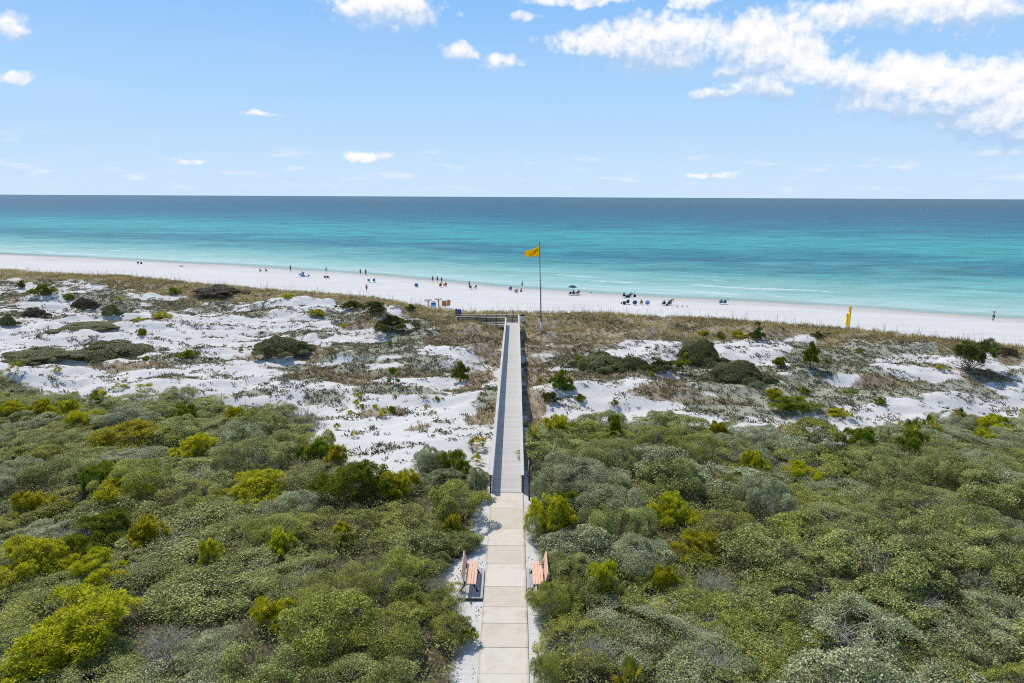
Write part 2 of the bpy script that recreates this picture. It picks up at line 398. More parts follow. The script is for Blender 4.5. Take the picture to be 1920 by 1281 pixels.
# ------------------------------------------------------------------ ground sheet
def axis(lo, hi, st, far, k=1.5):
    a = list(np.arange(lo, hi+1e-6, st)); s = st*2; x = hi
    while x < far: x += s; s *= k; a.append(x)
    s = st*2; x = lo; pre = []
    while x > -far: x -= s; s *= k; pre.append(x)
    return np.array(pre[::-1]+a)
PATCH = {'b': [], 'g': [], 's': [], 'o': []}
for kind, lst in {
 'b': [(905,625,120,70),(890,700,90,60),(905,785,70,60),(1010,690,100,130),(1080,660,150,60),(1200,625,320,46),(1250,738,190,34),(1345,748,150,16),(1000,770,60,90),(760,700,200,26),(670,722,150,26),(600,700,170,22),(560,662,150,16),(740,772,80,18),(780,805,90,26),(1120,705,150,22),(1520,705,180,20),(1660,716,230,22),(1850,722,120,26),(1885,672,70,20),(255,688,230,10),(1000,855,40,90),(250,600,140,10),(380,560,150,26),(330,545,160,14),(900,660,110,40),(690,600,60,30),(1180,655,200,18),(590,785,50,12),(860,700,90,30),(640,770,60,24),(690,775,40,18),(1440,705,80,20),(1540,640,60,40),(905,905,30,60)],
 'g': [(700,655,190,32),(810,682,140,24),(540,692,110,14),(350,672,150,14),(200,556,200,14),(300,577,200,10),(640,602,160,22),(560,622,110,14),(1150,690,240,50),(1560,690,220,34),(1330,705,120,24),(1630,645,230,22),(800,610,60,20),(760,640,60,26),(1300,650,60,34),(1410,690,110,30),(480,735,90,10),(330,705,180,14),(560,712,110,14),(620,745,80,14),(700,735,90,14),(900,755,70,16),(80,690,140,10),(480,585,90,14),(100,640,110,8),(1110,660,70,24),(650,690,60,14),(830,790,60,14)],
 'o': [(1450,748,190,40),(1380,765,130,22),(1560,735,170,28),(1700,738,190,22),(1300,770,110,14),(1820,728,120,14),(1390,725,80,26)],
 's': [(1200,655,180,26),(1100,742,110,34),(1190,764,120,16),(1250,775,70,10),(860,655,90,30),(560,605,170,16),(150,625,170,20),(380,640,170,40),(120,700,220,18),(350,720,220,12),(560,640,120,20),(1430,655,40,50),(1660,690,60,26),(1740,700,90,22),(1790,745,140,12),(1590,715,70,16),(1600,780,70,20),(1440,765,60,10),(700,835,120,30),(740,865,140,20),(860,760,80,14),(830,720,80,8),(720,690,90,10),(300,555,120,8),(150,545,60,20),(680,760,60,14),(800,830,100,20),(620,800,60,18),(1900,735,60,10)]}.items():
    for (px, py, w, h_) in lst:
        x, y, z = hit(px, py); k = mpp(y, z)
        y1 = at_z(px, py-h_/2, z)[1]; y2 = at_z(px, py+h_/2, z)[1]
        PATCH[kind].append((x, y, w*k/2, max(.8, (y1-y2)/2)))
def blobs(kind, x, y):
    t = np.zeros(np.shape(x))
    for (cx, cy, rx, ry) in PATCH[kind]:
        t = np.maximum(t, np.exp(-(((x-cx)/rx)**2+((y-cy)/ry)**2)*.9))
    return t
def pip(x, y, poly):
    x = np.asarray(x); y = np.asarray(y); ins = np.zeros(x.shape, bool); j = len(poly)-1
    for i in range(len(poly)):
        xi, yi = poly[i]; xj, yj = poly[j]
        c = ((yi > y) != (yj > y)) & (x < (xj-xi)*(y-yi)/((yj-yi) if yj != yi else 1e-9)+xi)
        ins ^= c; j = i
    return ins
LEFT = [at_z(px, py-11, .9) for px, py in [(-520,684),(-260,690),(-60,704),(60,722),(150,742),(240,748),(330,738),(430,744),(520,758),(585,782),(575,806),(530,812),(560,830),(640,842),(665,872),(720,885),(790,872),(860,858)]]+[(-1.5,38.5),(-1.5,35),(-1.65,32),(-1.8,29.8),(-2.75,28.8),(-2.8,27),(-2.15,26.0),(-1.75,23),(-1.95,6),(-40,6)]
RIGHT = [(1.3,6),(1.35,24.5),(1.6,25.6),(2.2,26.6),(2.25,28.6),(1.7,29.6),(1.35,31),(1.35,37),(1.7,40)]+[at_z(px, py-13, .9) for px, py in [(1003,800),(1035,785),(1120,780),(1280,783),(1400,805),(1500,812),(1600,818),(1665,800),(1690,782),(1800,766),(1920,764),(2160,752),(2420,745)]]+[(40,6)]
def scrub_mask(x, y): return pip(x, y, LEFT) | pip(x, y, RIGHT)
def cover_fields(x, y):
    u = y_ridge(x)-y
    wn = fbm(x/3.0, y/3.0, 41, 4); wn2 = fbm(x/9., y/6., 47, 3); wn3 = fbm(x/1.2, y/1.2, 51, 2)
    wid = np.interp(x, [-120, -40, -14, -6, 4, 28, 38, 60], [10, 10, 9, 17, 19, 16, 8, 9])
    ridge = sstep(-2.2, .3, u)*sstep(wid+3, wid-4, u)
    s = blobs('s', x, y)
    rt_ = sstep(0, 8, x)*sstep(70, 60, y*0+x)*sstep(48, 54, y)
    ul = np.exp(-((x+85)/40)**2-((y-125)/22)**2)+.8*np.exp(-((x+14)/11)**2-((y-84)/13)**2)
    b = np.maximum(ridge*1.05, blobs('b', x, y)*.95-.55*s*(1-ridge)+(1.1*(fbm(x/6+3, y/2.2, 63, 3)-.46)-.03*sstep(0,8,x)+.2*ul+.06*(x < 0))*(1-.8*s)*(y > 50))
    dune = sstep(42, 50, y)*(u > -2)
    g = blobs('g', x, y)*.95+blobs('o', x, y)*1.1-(.75+.25*rt_)*s+.26*rt_+.30*ul+.10*(x < 0)+(1.3*(wn2-.46)+.7*(fbm(x/4.5+7, y/1.7, 57, 3)-.46))*dune*(1-.6*s)
    B = sstep(.40, .66, b+(wn-.5)*1.15)*(u > -2.5)
    G = sstep(.42, .66, g+(wn-.5)*1.1+(wn3-.5)*.3)*dune
    return B, G, blobs('o', x, y)
gx = axis(-150, 110, .55, 3000); gy = axis(10, 150, .42, 3000, 1.35)
X, Y = np.meshgrid(gx, gy); Z = h0(X, Y)
Bf, Gf, Of = cover_fields(X, Y)
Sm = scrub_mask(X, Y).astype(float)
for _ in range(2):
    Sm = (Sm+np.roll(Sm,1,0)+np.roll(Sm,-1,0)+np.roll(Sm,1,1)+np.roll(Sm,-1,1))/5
wet = sstep(-10, -1.5, Y-y_shore(X))
nx, ny = len(gx), len(gy)
I = np.arange(nx*ny).reshape(ny, nx)
Fc = np.stack([I[:-1,:-1], I[:-1,1:], I[1:,1:], I[1:,:-1]], -1).reshape(-1, 4)
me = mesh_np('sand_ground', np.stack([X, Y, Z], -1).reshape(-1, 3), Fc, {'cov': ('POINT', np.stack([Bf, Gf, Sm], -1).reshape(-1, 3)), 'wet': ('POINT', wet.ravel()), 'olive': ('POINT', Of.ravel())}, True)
m, t, out = newmat('dune_sand')
co = t.n('ShaderNodeTexCoord').outputs['Object']
cov = t.n('ShaderNodeSeparateColor', {'Color': t.attr('cov').outputs['Color']})
n_f = t.noise(co, 2.2, 5, .65); n_c = t.noise(co, .12, 3, .5); n_s = t.noise(co, 9.0, 4, .7)
sand = t.mix(n_c, (.66,.625,.565,1), (.76,.73,.675,1))
sand = t.mix(t.m('MULTIPLY', t.ss(.56, .72, n_f), .5), sand, (.47,.45,.41,1))
drift = t.noise(t.vm('MULTIPLY', co, (.05, .35, 0)), 1.0, 5, .65); sand = t.mix(t.m('MULTIPLY', t.ss(.48, .7, drift), .45), sand, (.52,.495,.45,1))
sand = t.mix(t.m('MULTIPLY', t.attr('wet').outputs['Fac'], .7), sand, (.52,.475,.41,1))
brown = t.mix(n_s, (.20,.145,.09,1), (.46,.37,.24,1))
grn = t.mix(n_s, (.19,.185,.105,1), (.42,.42,.27,1))
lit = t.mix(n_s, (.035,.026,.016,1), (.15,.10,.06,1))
fB = t.ss(.42, .72, t.m('MULTIPLY_ADD', t.m('SUBTRACT', n_f, .5), 1.0, cov.outputs[0]))
fG = t.ss(.45, .75, t.m('MULTIPLY_ADD', t.m('SUBTRACT', n_f, .5), 1.2, cov.outputs[1]))
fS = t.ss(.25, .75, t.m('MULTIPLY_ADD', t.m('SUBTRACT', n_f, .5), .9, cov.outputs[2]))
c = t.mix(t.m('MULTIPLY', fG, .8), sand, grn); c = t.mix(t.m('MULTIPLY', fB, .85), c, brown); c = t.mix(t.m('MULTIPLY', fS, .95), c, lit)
hgt = t.m('ADD', t.m('MULTIPLY', n_f, .6), t.m('MULTIPLY', n_s, .25))
bsdf(t, out, c, .92, t.bump(hgt, .55, .22), .1)
tag(obj('sand_ground', me, m), kind='structure')

# ------------------------------------------------------------------ water
sx = axis(-260, 130, 1.6, 60000, 1.6)
s1 = [-6.0]
while s1[-1] < 70000:
    s = s1[-1]; s1.append(s+(.8 if s < 60 else (1.5 if s < 200 else max(1.5, (s-150)*.03))))
ss_ = np.array(s1)
WX, WS = np.meshgrid(sx, ss_); WY = y_shore(WX)*1.0+WS
sw = lambda lam, sd, amp: amp*np.sin(2*np.pi*(WS/lam+1.6*fbm(WX/55., WS/30., sd, 3)+.02*WX/lam))
env = sstep(-2, 16, WS)*sstep(520, 60, WS)
crest = sw(10.5, 60, 1.0)*sstep(.38, .62, fbm(WX/26., WS/15., 71, 3))
WZ = WATER_Z + env*((.16+.14*sstep(50,15,WS))*np.maximum(crest, -.3) + sw(6.1, 64, .05)+sw(17, 66, .06)+.12*(fbm(WX/3., WS/2.0, 75, 3)-.5))
foam = sstep(.62, .95, crest)*sstep(.48, .60, fbm(WX/9., WS/5., 79, 3))*sstep(55, 20, WS)*env
edge = sstep(2.6, .2, np.abs(WS-.3-1.4*(fbm(WX/6., 0*WX, 83, 3)-.5)))*sstep(.35, .6, fbm(WX/5., WS/1.5, 85, 3))
edge2 = .7*sstep(1.2, .2, np.abs(WS-7-4*(fbm(WX/14., 0*WX, 87, 3)-.5)))*sstep(.45, .62, fbm(WX/7., WS/3., 89, 3))
edge3 = .7*sstep(1.0, .2, np.abs(WS-14-6*(fbm(WX/18., 0*WX, 88, 3)-.5)))*sstep(.5, .66, fbm(WX/9., WS/4., 90, 3))
foam = np.clip(np.maximum.reduce([foam, edge*.75, edge2, edge3]), 0, 1)
nx, ny = len(sx), len(ss_); I = np.arange(nx*ny).reshape(ny, nx)
Fc = np.stack([I[:-1,:-1], I[:-1,1:], I[1:,1:], I[1:,:-1]], -1).reshape(-1, 4)
me = mesh_np('sea_water', np.stack([WX, WY, WZ], -1).reshape(-1, 3), Fc, {'off': ('POINT', WS.ravel()), 'foam': ('POINT', foam.ravel())}, True)
m, t, out = newmat('gulf_water')
co = t.n('ShaderNodeTexCoord').outputs['Object']; off = t.attr('off').outputs['Fac']
lg = t.m('DIVIDE', t.m('LOGARITHM', t.m('MAXIMUM', t.m('ADD', off, 7.0), 1.0), 10.0), 3.7)
st1 = t.noise(t.vm('MULTIPLY', co, (.012, .028, 0)), 1.0, 4, .6)
st2 = t.noise(t.vm('MULTIPLY', co, (.05, .16, 0)), 1.0, 5, .65)
lgw = t.m('ADD', lg, t.m('MULTIPLY_ADD', t.m('SUBTRACT', st1, .5), .17, t.m('MULTIPLY', t.m('SUBTRACT', st2, .5), .045)))
P_ = lambda s: math.log10(s+7)/3.7
W = [(P_(-4), (.58,.66,.59,1)), (P_(4), (.47,.65,.57,1)), (P_(16), (.38,.585,.51,1)), (P_(40), (.225,.475,.42,1)), (P_(70), (.11,.36,.335,1)), (P_(106), (.032,.195,.235,1)), (P_(130), (.034,.225,.25,1)), (P_(175), (.050,.325,.315,1)),
     (P_(250), (.045,.335,.325,1)), (P_(380), (.020,.20,.245,1)), (P_(700), (.020,.128,.19,1)), (P_(1500), (.028,.11,.155,1)), (P_(4500), (.050,.125,.155,1))]
col = t.ramp(lgw, W)
wv = t.noise(t.vm('MULTIPLY', co, (.55, 1.3, 0)), 1.0, 6, .62); wv2 = t.noise(t.vm('MULTIPLY', co, (.10, .34, 0)), 1.0, 5, .65)
wv3 = t.noise(t.vm('MULTIPLY', co, (.02, .085, 0)), 1.0, 4, .7)
wv4 = t.noise(t.vm('MULTIPLY', co, (.05, .12, 0)), 1.0, 4, .7)
mod = t.m('ADD', t.m('MULTIPLY_ADD', t.m('SUBTRACT', wv2, .5), 1.1, 1.0), t.m('ADD', t.m('MULTIPLY', t.m('SUBTRACT', wv3, .5), 1.2), t.m('MULTIPLY', t.m('SUBTRACT', wv4, .5), 1.2)))
mod = t.m('MULTIPLY_ADD', t.m('SUBTRACT', mod, 1.0), t.m('MULTIPLY_ADD', t.ss(5.0, 110.0, off), .72, .28), 1.0)
col = t.mix(1.0, col, t.n('ShaderNodeCombineColor', {0: mod, 1: mod, 2: mod}).outputs[0], 'MULTIPLY')
fm = t.m('MULTIPLY', t.attr('foam').outputs['Fac'], t.ss(.32, .58, t.noise(co, .9, 5, .7)), clamp=True)
col = t.mix(fm, col, (.80,.82,.82,1))
hh = t.m('ADD', t.m('MULTIPLY', wv, .35), t.m('MULTIPLY', wv2, 1.0))
nb = t.bump(hh, .9, .55)
b = t.n('ShaderNodeBsdfPrincipled', {'Base Color': col, 'Roughness': .38, 'Specular IOR Level': .12, 'IOR': 1.33, 'Normal': nb})
tr = t.n('ShaderNodeBsdfTransparent')
alpha = t.ss(-5.0, 9.0, off)
alpha = t.m('MAXIMUM', t.m('MULTIPLY_ADD', alpha, .88, .12), fm)
mx = t.n('ShaderNodeMixShader', {0: alpha, 1: tr.outputs[0], 2: b.outputs[0]})
t.nt.links.new(mx.outputs[0], out.inputs['Surface'])
tag(obj('sea_water', me, m), kind='structure')

# ------------------------------------------------------------------ concrete path
J = [36.86, 34.85, 32.5, 30.7, 29.0, 27.1, 25.6, 24.47, 22.97, 21.5, 20.1, 18.6, 17.0, 15.3, 13.6, 12.0, 10]
mb = MB()
for k in range(len(J)-1):
    jx = random.uniform(-.008, .008); dz = random.uniform(-.004, .004)
    mb.box(-.93+jx, .93+jx, J[k+1]+.009, J[k]-.009, -.10, .045+dz)
m, t, out = newmat('beige_concrete')
co = t.n('ShaderNodeTexCoord').outputs['Object']; isl = t.n('ShaderNodeNewGeometry').outputs['Random Per Island']
base = t.mix(isl, srgb(217,204,183), srgb(229,218,199))
n1 = t.noise(co, 1.3, 6, .65); n2 = t.noise(co, 30, 3, .6)
base = t.mix(t.m('MULTIPLY', t.ss(.45, .7, n1), .5), base, srgb(194,183,163))
base = t.mix(t.m('MULTIPLY', n2, .10), base, srgb(165,158,145))
sxn = t.n('ShaderNodeSeparateXYZ', {0: co}).outputs[0]
edge_ = t.m('MULTIPLY', t.ss(.80, .93, t.m('ADD', t.m('ABSOLUTE', sxn), t.m('MULTIPLY', t.m('SUBTRACT', n1, .5), .22))), .4)
base = t.mix(edge_, base, srgb(140,134,112))
bsdf(t, out, base, .9, t.bump(n2, .25, .01), .15)
tag(mb.build('path', m, None, .006), kind='structure')
mb = MB(); mb.box(-.915, .915, 10, 36.85, -.14, .022)
o = mb.build('path_bed', plain('dark_joint_sand', (92,84,70), .95, .2)); tag(o, kind='structure')

# ------------------------------------------------------------------ boardwalk
bw = empty('boardwalk', (0, DECK0, 0)); tag(bw, 'long grey weathered timber boardwalk with side rails crossing the dunes to the beach', 'boardwalk')
O0 = Vector((0, DECK0, 0))
def bpart(mb, name, mat, bevel=0): 
    o = mb.build(name, mat, bw, bevel); o.location = -O0; return o
mb = MB(); y = DECK0
while y < 96.6:
    c = float(deck_x(y)); z = float(deck_z(y))
    z2 = float(deck_z(y+.138))
    mb.hexa([(c-.9,y,z-.045),(c+.9,y,z-.045),(c+.9,y+.138,z2-.045),(c-.9,y+.138,z2-.045),(c-.9,y,z),(c+.9,y,z),(c+.9,y+.138,z2),(c-.9,y+.138,z2)])
    y += .15
bpart(mb, 'deck', M['deck'])
YS = list(np.linspace(DECK0+.05, 94.2, 29))
for sd in (-1, 1):
    mb = MB()
    for a, b_ in zip(YS[:-1], YS[1:]):
        mb.beam((deck_x(a)+sd*.78, a, deck_z(a)-.16), (deck_x(b_)+sd*.78, b_, deck_z(b_)-.16), .07, .22)
    bpart(mb, 'joist', M['post'])
    ye = YS if sd < 0 else YS+[96.6]
    for lev, hh_ in ((.16, .17), (.40, .17), (.63, .17), (.86, .17)):
        mb = MB()
        for a, b_ in zip(ye[:-1], ye[1:]):
            mb.beam((deck_x(a)+sd*.865, a+.004, deck_z(a)+lev), (deck_x(b_)+sd*.865, b_-.004, deck_z(b_)+lev), .035, hh_)
        bpart(mb, 'side_rail', M['rail'])
    mb = MB()
    for a, b_ in zip(ye[:-1], ye[1:]):
        mb.beam((deck_x(a)+sd*.90, a+.003, deck_z(a)+1.01), (deck_x(b_)+sd*.90, b_-.003, deck_z(b_)+1.01), .20, .04)
    bpart(mb, 'cap_rail', M['rail'])
    for a in ye:
        x = float(deck_x(a))+sd*.94; zt = float(deck_z(a))+.985
        mb = MB(); mb.box(x-.05, x+.05, a-.05, a+.05, min(gz(x, a), zt-1.2)-.3, zt)
        bpart(mb, 'post', M['post'])
def railrun(p, q, n=5, mt='grayw'):
    p = Vector(p); q = Vector(q)
    d = (q-p); nrm = Vector((d.y, -d.x, 0)).normalized()
    for lev in (.16, .40, .63, .86):
        mb = MB(); mb.beam(p+Vector((0,0,lev)), q+Vector((0,0,lev)), .035, .13); bpart(mb, 'side_rail', M[mt])
    mb = MB(); mb.beam(p+Vector((0,0,1.01)), q+Vector((0,0,1.01)), .19, .04); bpart(mb, 'cap_rail', M['rail'])
    for k in range(n+1):
        c = p+d*(k/n)-nrm*.07
        mb = MB(); mb.box(c.x-.05, c.x+.05, c.y-.05, c.y+.05, min(gz(c.x, c.y), c.z)-.6, c.z+.985); bpart(mb, 'post', M['post'])
xe = float(deck_x(96.6)); ze = float(deck_z(96))
railrun((xe+.84, 96.64, ze), (xe-.86, 96.64, ze), n=2)
A1, B1 = Vector((xe-.9, 94.3, ze)), Vector((-7.6, 97.6, ze-.45)); A2, B2 = Vector((xe-.9, 96.64, ze)), Vector((-7.6, 99.0, ze-.45))
railrun(A1, B1); railrun(A2, B2)
mb = MB()
for k in range(46):
    f0, f1 = k/46, (k+.93)/46
    pts = [A1.lerp(B1, f0), A2.lerp(B2, f0), A2.lerp(B2, f1), A1.lerp(B1, f1)]
    mb.hexa([p-Vector((0,0,.045)) for p in pts]+pts)
bpart(mb, 'ramp_deck', M['plat'])
mb = MB(); dirv = (B1-A1).normalized(); dirv.z = 0
for k in range(8):
    p0 = B1+dirv*.3*k; p1 = B2+dirv*.3*k; dz = Vector((0,0,-.17*(k+1))); e = dirv*.28
    pts = [p0+dz, p1+dz, p1+e+dz, p0+e+dz]
    mb.hexa([p-Vector((0,0,.05)) for p in pts]+pts)
bpart(mb, 'stair_treads', M['deck'])

# ------------------------------------------------------------------ bench platforms and benches
def platform(x0, x1, label):
    o = empty('bench_platform', ((x0+x1)/2, 27.3, 0)); tag(o, label, 'platform', 'grey plank bench platforms')
    mb = MB(); n = int(round((x1-x0)/.145)); w = (x1-x0)/n
    for k in range(n): mb.box(x0+k*w+.006-(x0+x1)/2, x0+(k+1)*w-.006-(x0+x1)/2, -1.2, 1.2, .09, .128)
    mb.build('planking', M['plat'], o, .004)
    for yy in (-1.15, 0, 1.15): MB().box(x0+.02-(x0+x1)/2, x1-.02-(x0+x1)/2, yy-.03, yy+.03, -.08, .088).build('joist', M['post'], o)
platform(-2.02, -.945, 'low grey plank platform under the left bench beside the concrete path')
platform(.945, 2.02, 'low grey plank platform under the right bench, partly hidden by scrub')
def bench(cx, sgn, label):
    o = empty('park_bench', (cx, 27.35, .128), 0 if sgn > 0 else math.pi); tag(o, label, 'bench', 'slatted park benches beside the path')
    for k in range(4):     # seat slats run along the bench, the sitter looks to +x
        mb = MB(); x = -.20+k*.118; mb.box(x, x+.105, -.93, .93, .43, .468); mb.build('seat_slat', M['slat'], o, .008)
    for k in range(4):
        z = .55+k*.115; x = -.265-.028*k; mb = MB()
        mb.hexa([(x-.018,-.93,z),(x+.018,-.93,z),(x+.018,.93,z),(x-.018,.93,z),(x-.046,-.93,z+.103),(x-.010,-.93,z+.103),(x-.010,.93,z+.103),(x-.046,.93,z+.103)])
        mb.build('back_slat', M['slat'], o, .006)
    for yy in (-.74, .74):
        mb = MB()
        mb.tube([(-.42,yy,.0),(-.36,yy,.12),(-.27,yy,.25),(-.25,yy,.40),(-.29,yy,.56),(-.36,yy,.80),(-.42,yy,1.0)], [.035,.032,.03,.034,.028,.025,.02], 8)
        mb.tube([(.30,yy,.0),(.27,yy,.10),(.19,yy,.22),(.20,yy,.34),(.26,yy,.41)], [.035,.03,.028,.028,.026], 8)
        mb.tube([(-.28,yy,.40),(0,yy,.405),(.27,yy,.41)], .026, 8)
        mb.tube([(-.27,yy,.26),(-.1,yy,.335),(.05,yy,.34),(.19,yy,.24)], .022, 8)
        mb.tube([(-.35,yy,.70),(-.12,yy,.69),(.16,yy,.66),(.25,yy,.60),(.26,yy,.41)], .02, 8) if False else None
        mb.box(-.46,-.36,yy-.04,yy+.04,0,.02); mb.box(.25,.36,yy-.04,yy+.04,0,.02)
        mb.build('end_frame', M['iron'], o, 0, True)
bench(-1.50, 1, 'salmon slatted park bench with black iron ends left of the concrete path')
bench(1.46, -1, 'salmon slatted park bench right of the concrete path, half hidden by scrub')

# ------------------------------------------------------------------ sign post beside the boardwalk
x, y = 1.27, 36.0
o = empty('sign_post', (x, y, gz(x, y))); tag(o, 'tall dark sign post seen edge on, right of the boardwalk entrance', 'sign post')
MB().box(-.05,.05,-.05,.05,-.3,1.35).build('post', M['post'], o, .006)
MB().box(-.065,-.052,-.1,.5,1.0,2.25).box(-.051,.03,.0,.1,1.352,2.2).build('panel', M['post'], o)
MB().box(-.072,-.066,-.08,.48,1.75,2.24).build('panel_face', M['whitep'], o)

# ------------------------------------------------------------------ flagpole and flag
fx, fy, fz = hit(1015, 626)
o = empty('flagpole', (fx, fy, fz)); tag(o, 'tall grey metal flagpole with white lower sleeve rising from the grassy dune', 'flagpole')
PT = Vector((-.42, 0, 12.25))
MB().tube([(0,0,-.3), (-.05,0,1.55)], .15, 14).build('base_sleeve', M['whitep'], o, 0, True)
MB().tube([Vector((-.05,0,1.5)).lerp(PT, k/8) for k in range(9)], [.085-.045*k/8 for k in range(9)], 12).build('pole', M['galv'], o, 0, True)
MB().lathe([(.02,0),(.09,.05),(.1,.1),(.07,.17),(.01,.2)], 12, tuple(PT)).build('finial', M['iron'], o, 0, True)
mb = MB(); mb.tube([(.07,-.05,1.3),(-.02,-.06,5),(-.20,-.06,9),(-.36,-.04,12)], .012, 4); mb.build('halyard', M['twig'], o)
V = []; Fq = []; nu, nv = 26, 12
def flagpt(u, v):      # u 0 hoist..1 fly, v 0 top..1 bottom
    top = 11.95-.70*u-.10*math.sin(u*3.1); bot = 10.55+.05*math.sin(u*7)-.02*u
    wob = .16*math.sin(u*8.5+v*1.6)*min(1, u*2.2)+.05*math.sin(u*17+v*5)*u
    sag = .12*math.sin(v*math.pi)*u
    zz = top+(bot-top)*v
    return (-.40+.42*(12-zz)/12*1.0-.04-2.05*u*(1-.05*v)+sag*.3, wob-.08, zz)
for j in range(nv+1):
    for i in range(nu+1): V.append(flagpt(i/nu, j/nv))
Fq = [(j*(nu+1)+i, j*(nu+1)+i+1, (j+1)*(nu+1)+i+1, (j+1)*(nu+1)+i) for j in range(nv) for i in range(nu)]
fo = empty('flag', (fx, fy, fz)); tag(fo, 'yellow beach warning flag drooping from the top of the flagpole', 'flag')
o = obj('cloth', mesh_np('flag_cloth', V, Fq, None, True), M['flag'], fo)
sm = o.modifiers.new('thick', 'SOLIDIFY'); sm.thickness = .01
for strokes in ([(.10,.30),(.2,.28),(.32,.36),(.45,.42),(.55,.55),(.64,.66),(.72,.78)], [(.25,.62),(.38,.64),(.5,.70),(.62,.78)], [(.12,.42),(.22,.4),(.34,.5)]):  # dark brown strokes laid just off the near side of the cloth
    V = []; 
    for (u, v) in strokes:
        for dv in (-.045, .03):
            p = flagpt(u, v+dv); V.append((p[0], p[1]-.018, p[2]))
    Fq = [(2*i, 2*i+2, 2*i+3, 2*i+1) for i in range(len(strokes)-1)]
    obj('mark_stroke', mesh_np('mark_stroke', V, Fq), M['mark'], fo)

# ------------------------------------------------------------------ yellow posts
for (px, py, hh_, r, lab) in [(1590.5,615,3.5,.20,'tall yellow round post with weathered amber top on the grassy dune ridge'),(1586.6,614.5,2.3,.17,'shorter yellow round post beside the tall one on the dune ridge')]:
    x, y, z = hit(px, py)
    o = empty('marker_post', (x, y, z)); tag(o, lab, 'post', 'yellow marker posts')
    MB().lathe([(r,-.3),(r,hh_*.75)], 18).build('shaft', M['yellow'], o, 0, True)
    MB().lathe([(r*.99,hh_*.75+.002),(r*.99,hh_-.03),(r*.85,hh_)], 18).build('weathered_top', M['amber'], o, 0, True)
    MB().lathe([(r*1.35,-.2),(r*1.35,.22),(r*1.12,.28)], 18).build('collar', M['whitep'], o, 0, True)

# ------------------------------------------------------------------ beach end furniture
def flat_at(px, py, z=None):
    """beach point for a pixel, beach height iterated"""
    z = -3.3
    for _ in range(12):
        x, y = at_z(px, py, z); z = .5*z+.5*min(gz(x, y), -2.6)
    x, y = at_z(px, py, z); return x, y, gz(x, y)
for (px, py, lab) in [(803,577,'left of two T-shaped weathered wooden posts by the beach entrance signs'),(822,575,'right of two T-shaped weathered wooden posts behind the blue sign')]:
    x, y, z = flat_at(px, py); o = empty('timber_post', (x, y, z), .05); tag(o, lab, 'wooden post', 'T-shaped wooden posts at the beach entrance')
    MB().box(-.09,.09,-.09,.09,-.4,1.34).build('upright', M['grayw'], o, .012)
    MB().beam((-.72,0,1.42),(.72,0,1.42),.2,.15).build('crossbar', M['brownw'], o, .012)
    mb = MB(); mb.beam((-.42,0,1.34),(-.09,0,1.0),.07,.07); mb.beam((.42,0,1.34),(.09,0,1.0),.07,.07); mb.build('brace', M['grayw'], o)
x, y, z = flat_at(813, 583); 
o = empty('beach_sign', (x, y, z), .08); tag(o, 'arch-topped blue and white information sign panel at the beach entrance', 'sign')
def arch(w, h1, h2, y0, y1, n=12, z0=.3):
    mb = MB(); pr = [(-w, z0), (w, z0), (w, h1)]+[(w*math.cos(a), h1+(h2-h1)*math.sin(a)) for a in np.linspace(0, math.pi, n)[1:-1]]+[(-w, h1)]
    k = len(pr); mb.add([(a, y0, b) for a, b in pr]+[(a, y1, b) for a, b in pr], [tuple(range(k)), tuple(range(2*k-1, k-1, -1))]+[(i, (i+1) % k, k+(i+1) % k, k+i) for i in range(k)]); return mb
arch(.40, 1.45, 1.78, 0, .05).build('board', M['whitep'], o)
MB().box(-.36,.36,-.012,-.003,1.13,1.44).build('dark_blue_band', plain('sign_navy', (18,84,140), .5, .1), o)
MB().box(-.36,.36,-.012,-.003,.78,1.127).build('light_blue_band', plain('sign_sky_blue', (122,180,220), .5, .1), o)
mb = MB()
for k, wd in enumerate((.46,.3,.4)): mb.box(-wd/2, wd/2, -.012, -.003, .68-.09*k, .705-.09*k)
mb.build('text_lines', plain('sign_text_blue', (70,110,150), .6, .1), o)
for sx_ in (-.44, .44): MB().box(sx_-.04, sx_+.04, -.03, .08, -.4, 1.5).build('leg', M['grayw'], o)
MB().tube([(-.28,-.004,1.55),(-.1,-.006,1.7),(.1,-.006,1.7),(.28,-.004,1.55)], .03, 6).build('arch_motif', plain('sign_brown', (150,104,66), .6, .1), o)
x, y, z = flat_at(836, 578)
o = empty('notice_board', (x, y, z), .1); tag(o, 'brown boarded notice board in two hinged leaves on one short post', 'notice board')
MB().box(-.05,.05,.0,.1,-.4,.62).build('post', M['post'], o)
def leaf_boards(x0, x1, zb, zt, sh):
    mb = MB(); n = 5; w = (zt-zb)/n
    for k in range(n): mb.box(x0, x1, sh, sh+.05, zb+k*w+.008, zb+(k+1)*w-.008)
    return mb
lf = leaf_boards(-.72,.16,.36,1.42,-.06).build('panel', M['brownw'], o); rt = leaf_boards(-.35,.35,.45,1.50,0).build('panel', M['brownw'], o)
rt.location = (.50, .0, 0); rt.rotation_euler = (0, .06, .5)
x, y, z = hit(861, 592)
o = empty('rubbish_barrel', (x, y, z)); tag(o, 'blue plastic rubbish barrel where the boardwalk ramp meets the sand', 'barrel')
MB().lathe([(.27,0),(.30,.05),(.30,.28),(.315,.30),(.30,.32),(.30,.60),(.315,.62),(.30,.64),(.30,.9)], 20).build('drum', plain('barrel_blue', (12,84,176), .4, .1), o, 0, True)
MB().lathe([(.31,.9),(.31,.93),(.26,.95)], 20).build('rim', plain('barrel_blue_rim', (30,100,190), .4, .1), o, 0, True)
x, y, z = hit(855.5, 591)
o = empty('bin', (x, y, z)); tag(o, 'narrow pinkish red bin with black lid beside the blue barrel', 'bin')
MB().lathe([(.15,0),(.18,.7),(.18,.72)], 16).build('body', plain('pinkish_red', (205,110,115), .5, .1), o, 0, True)
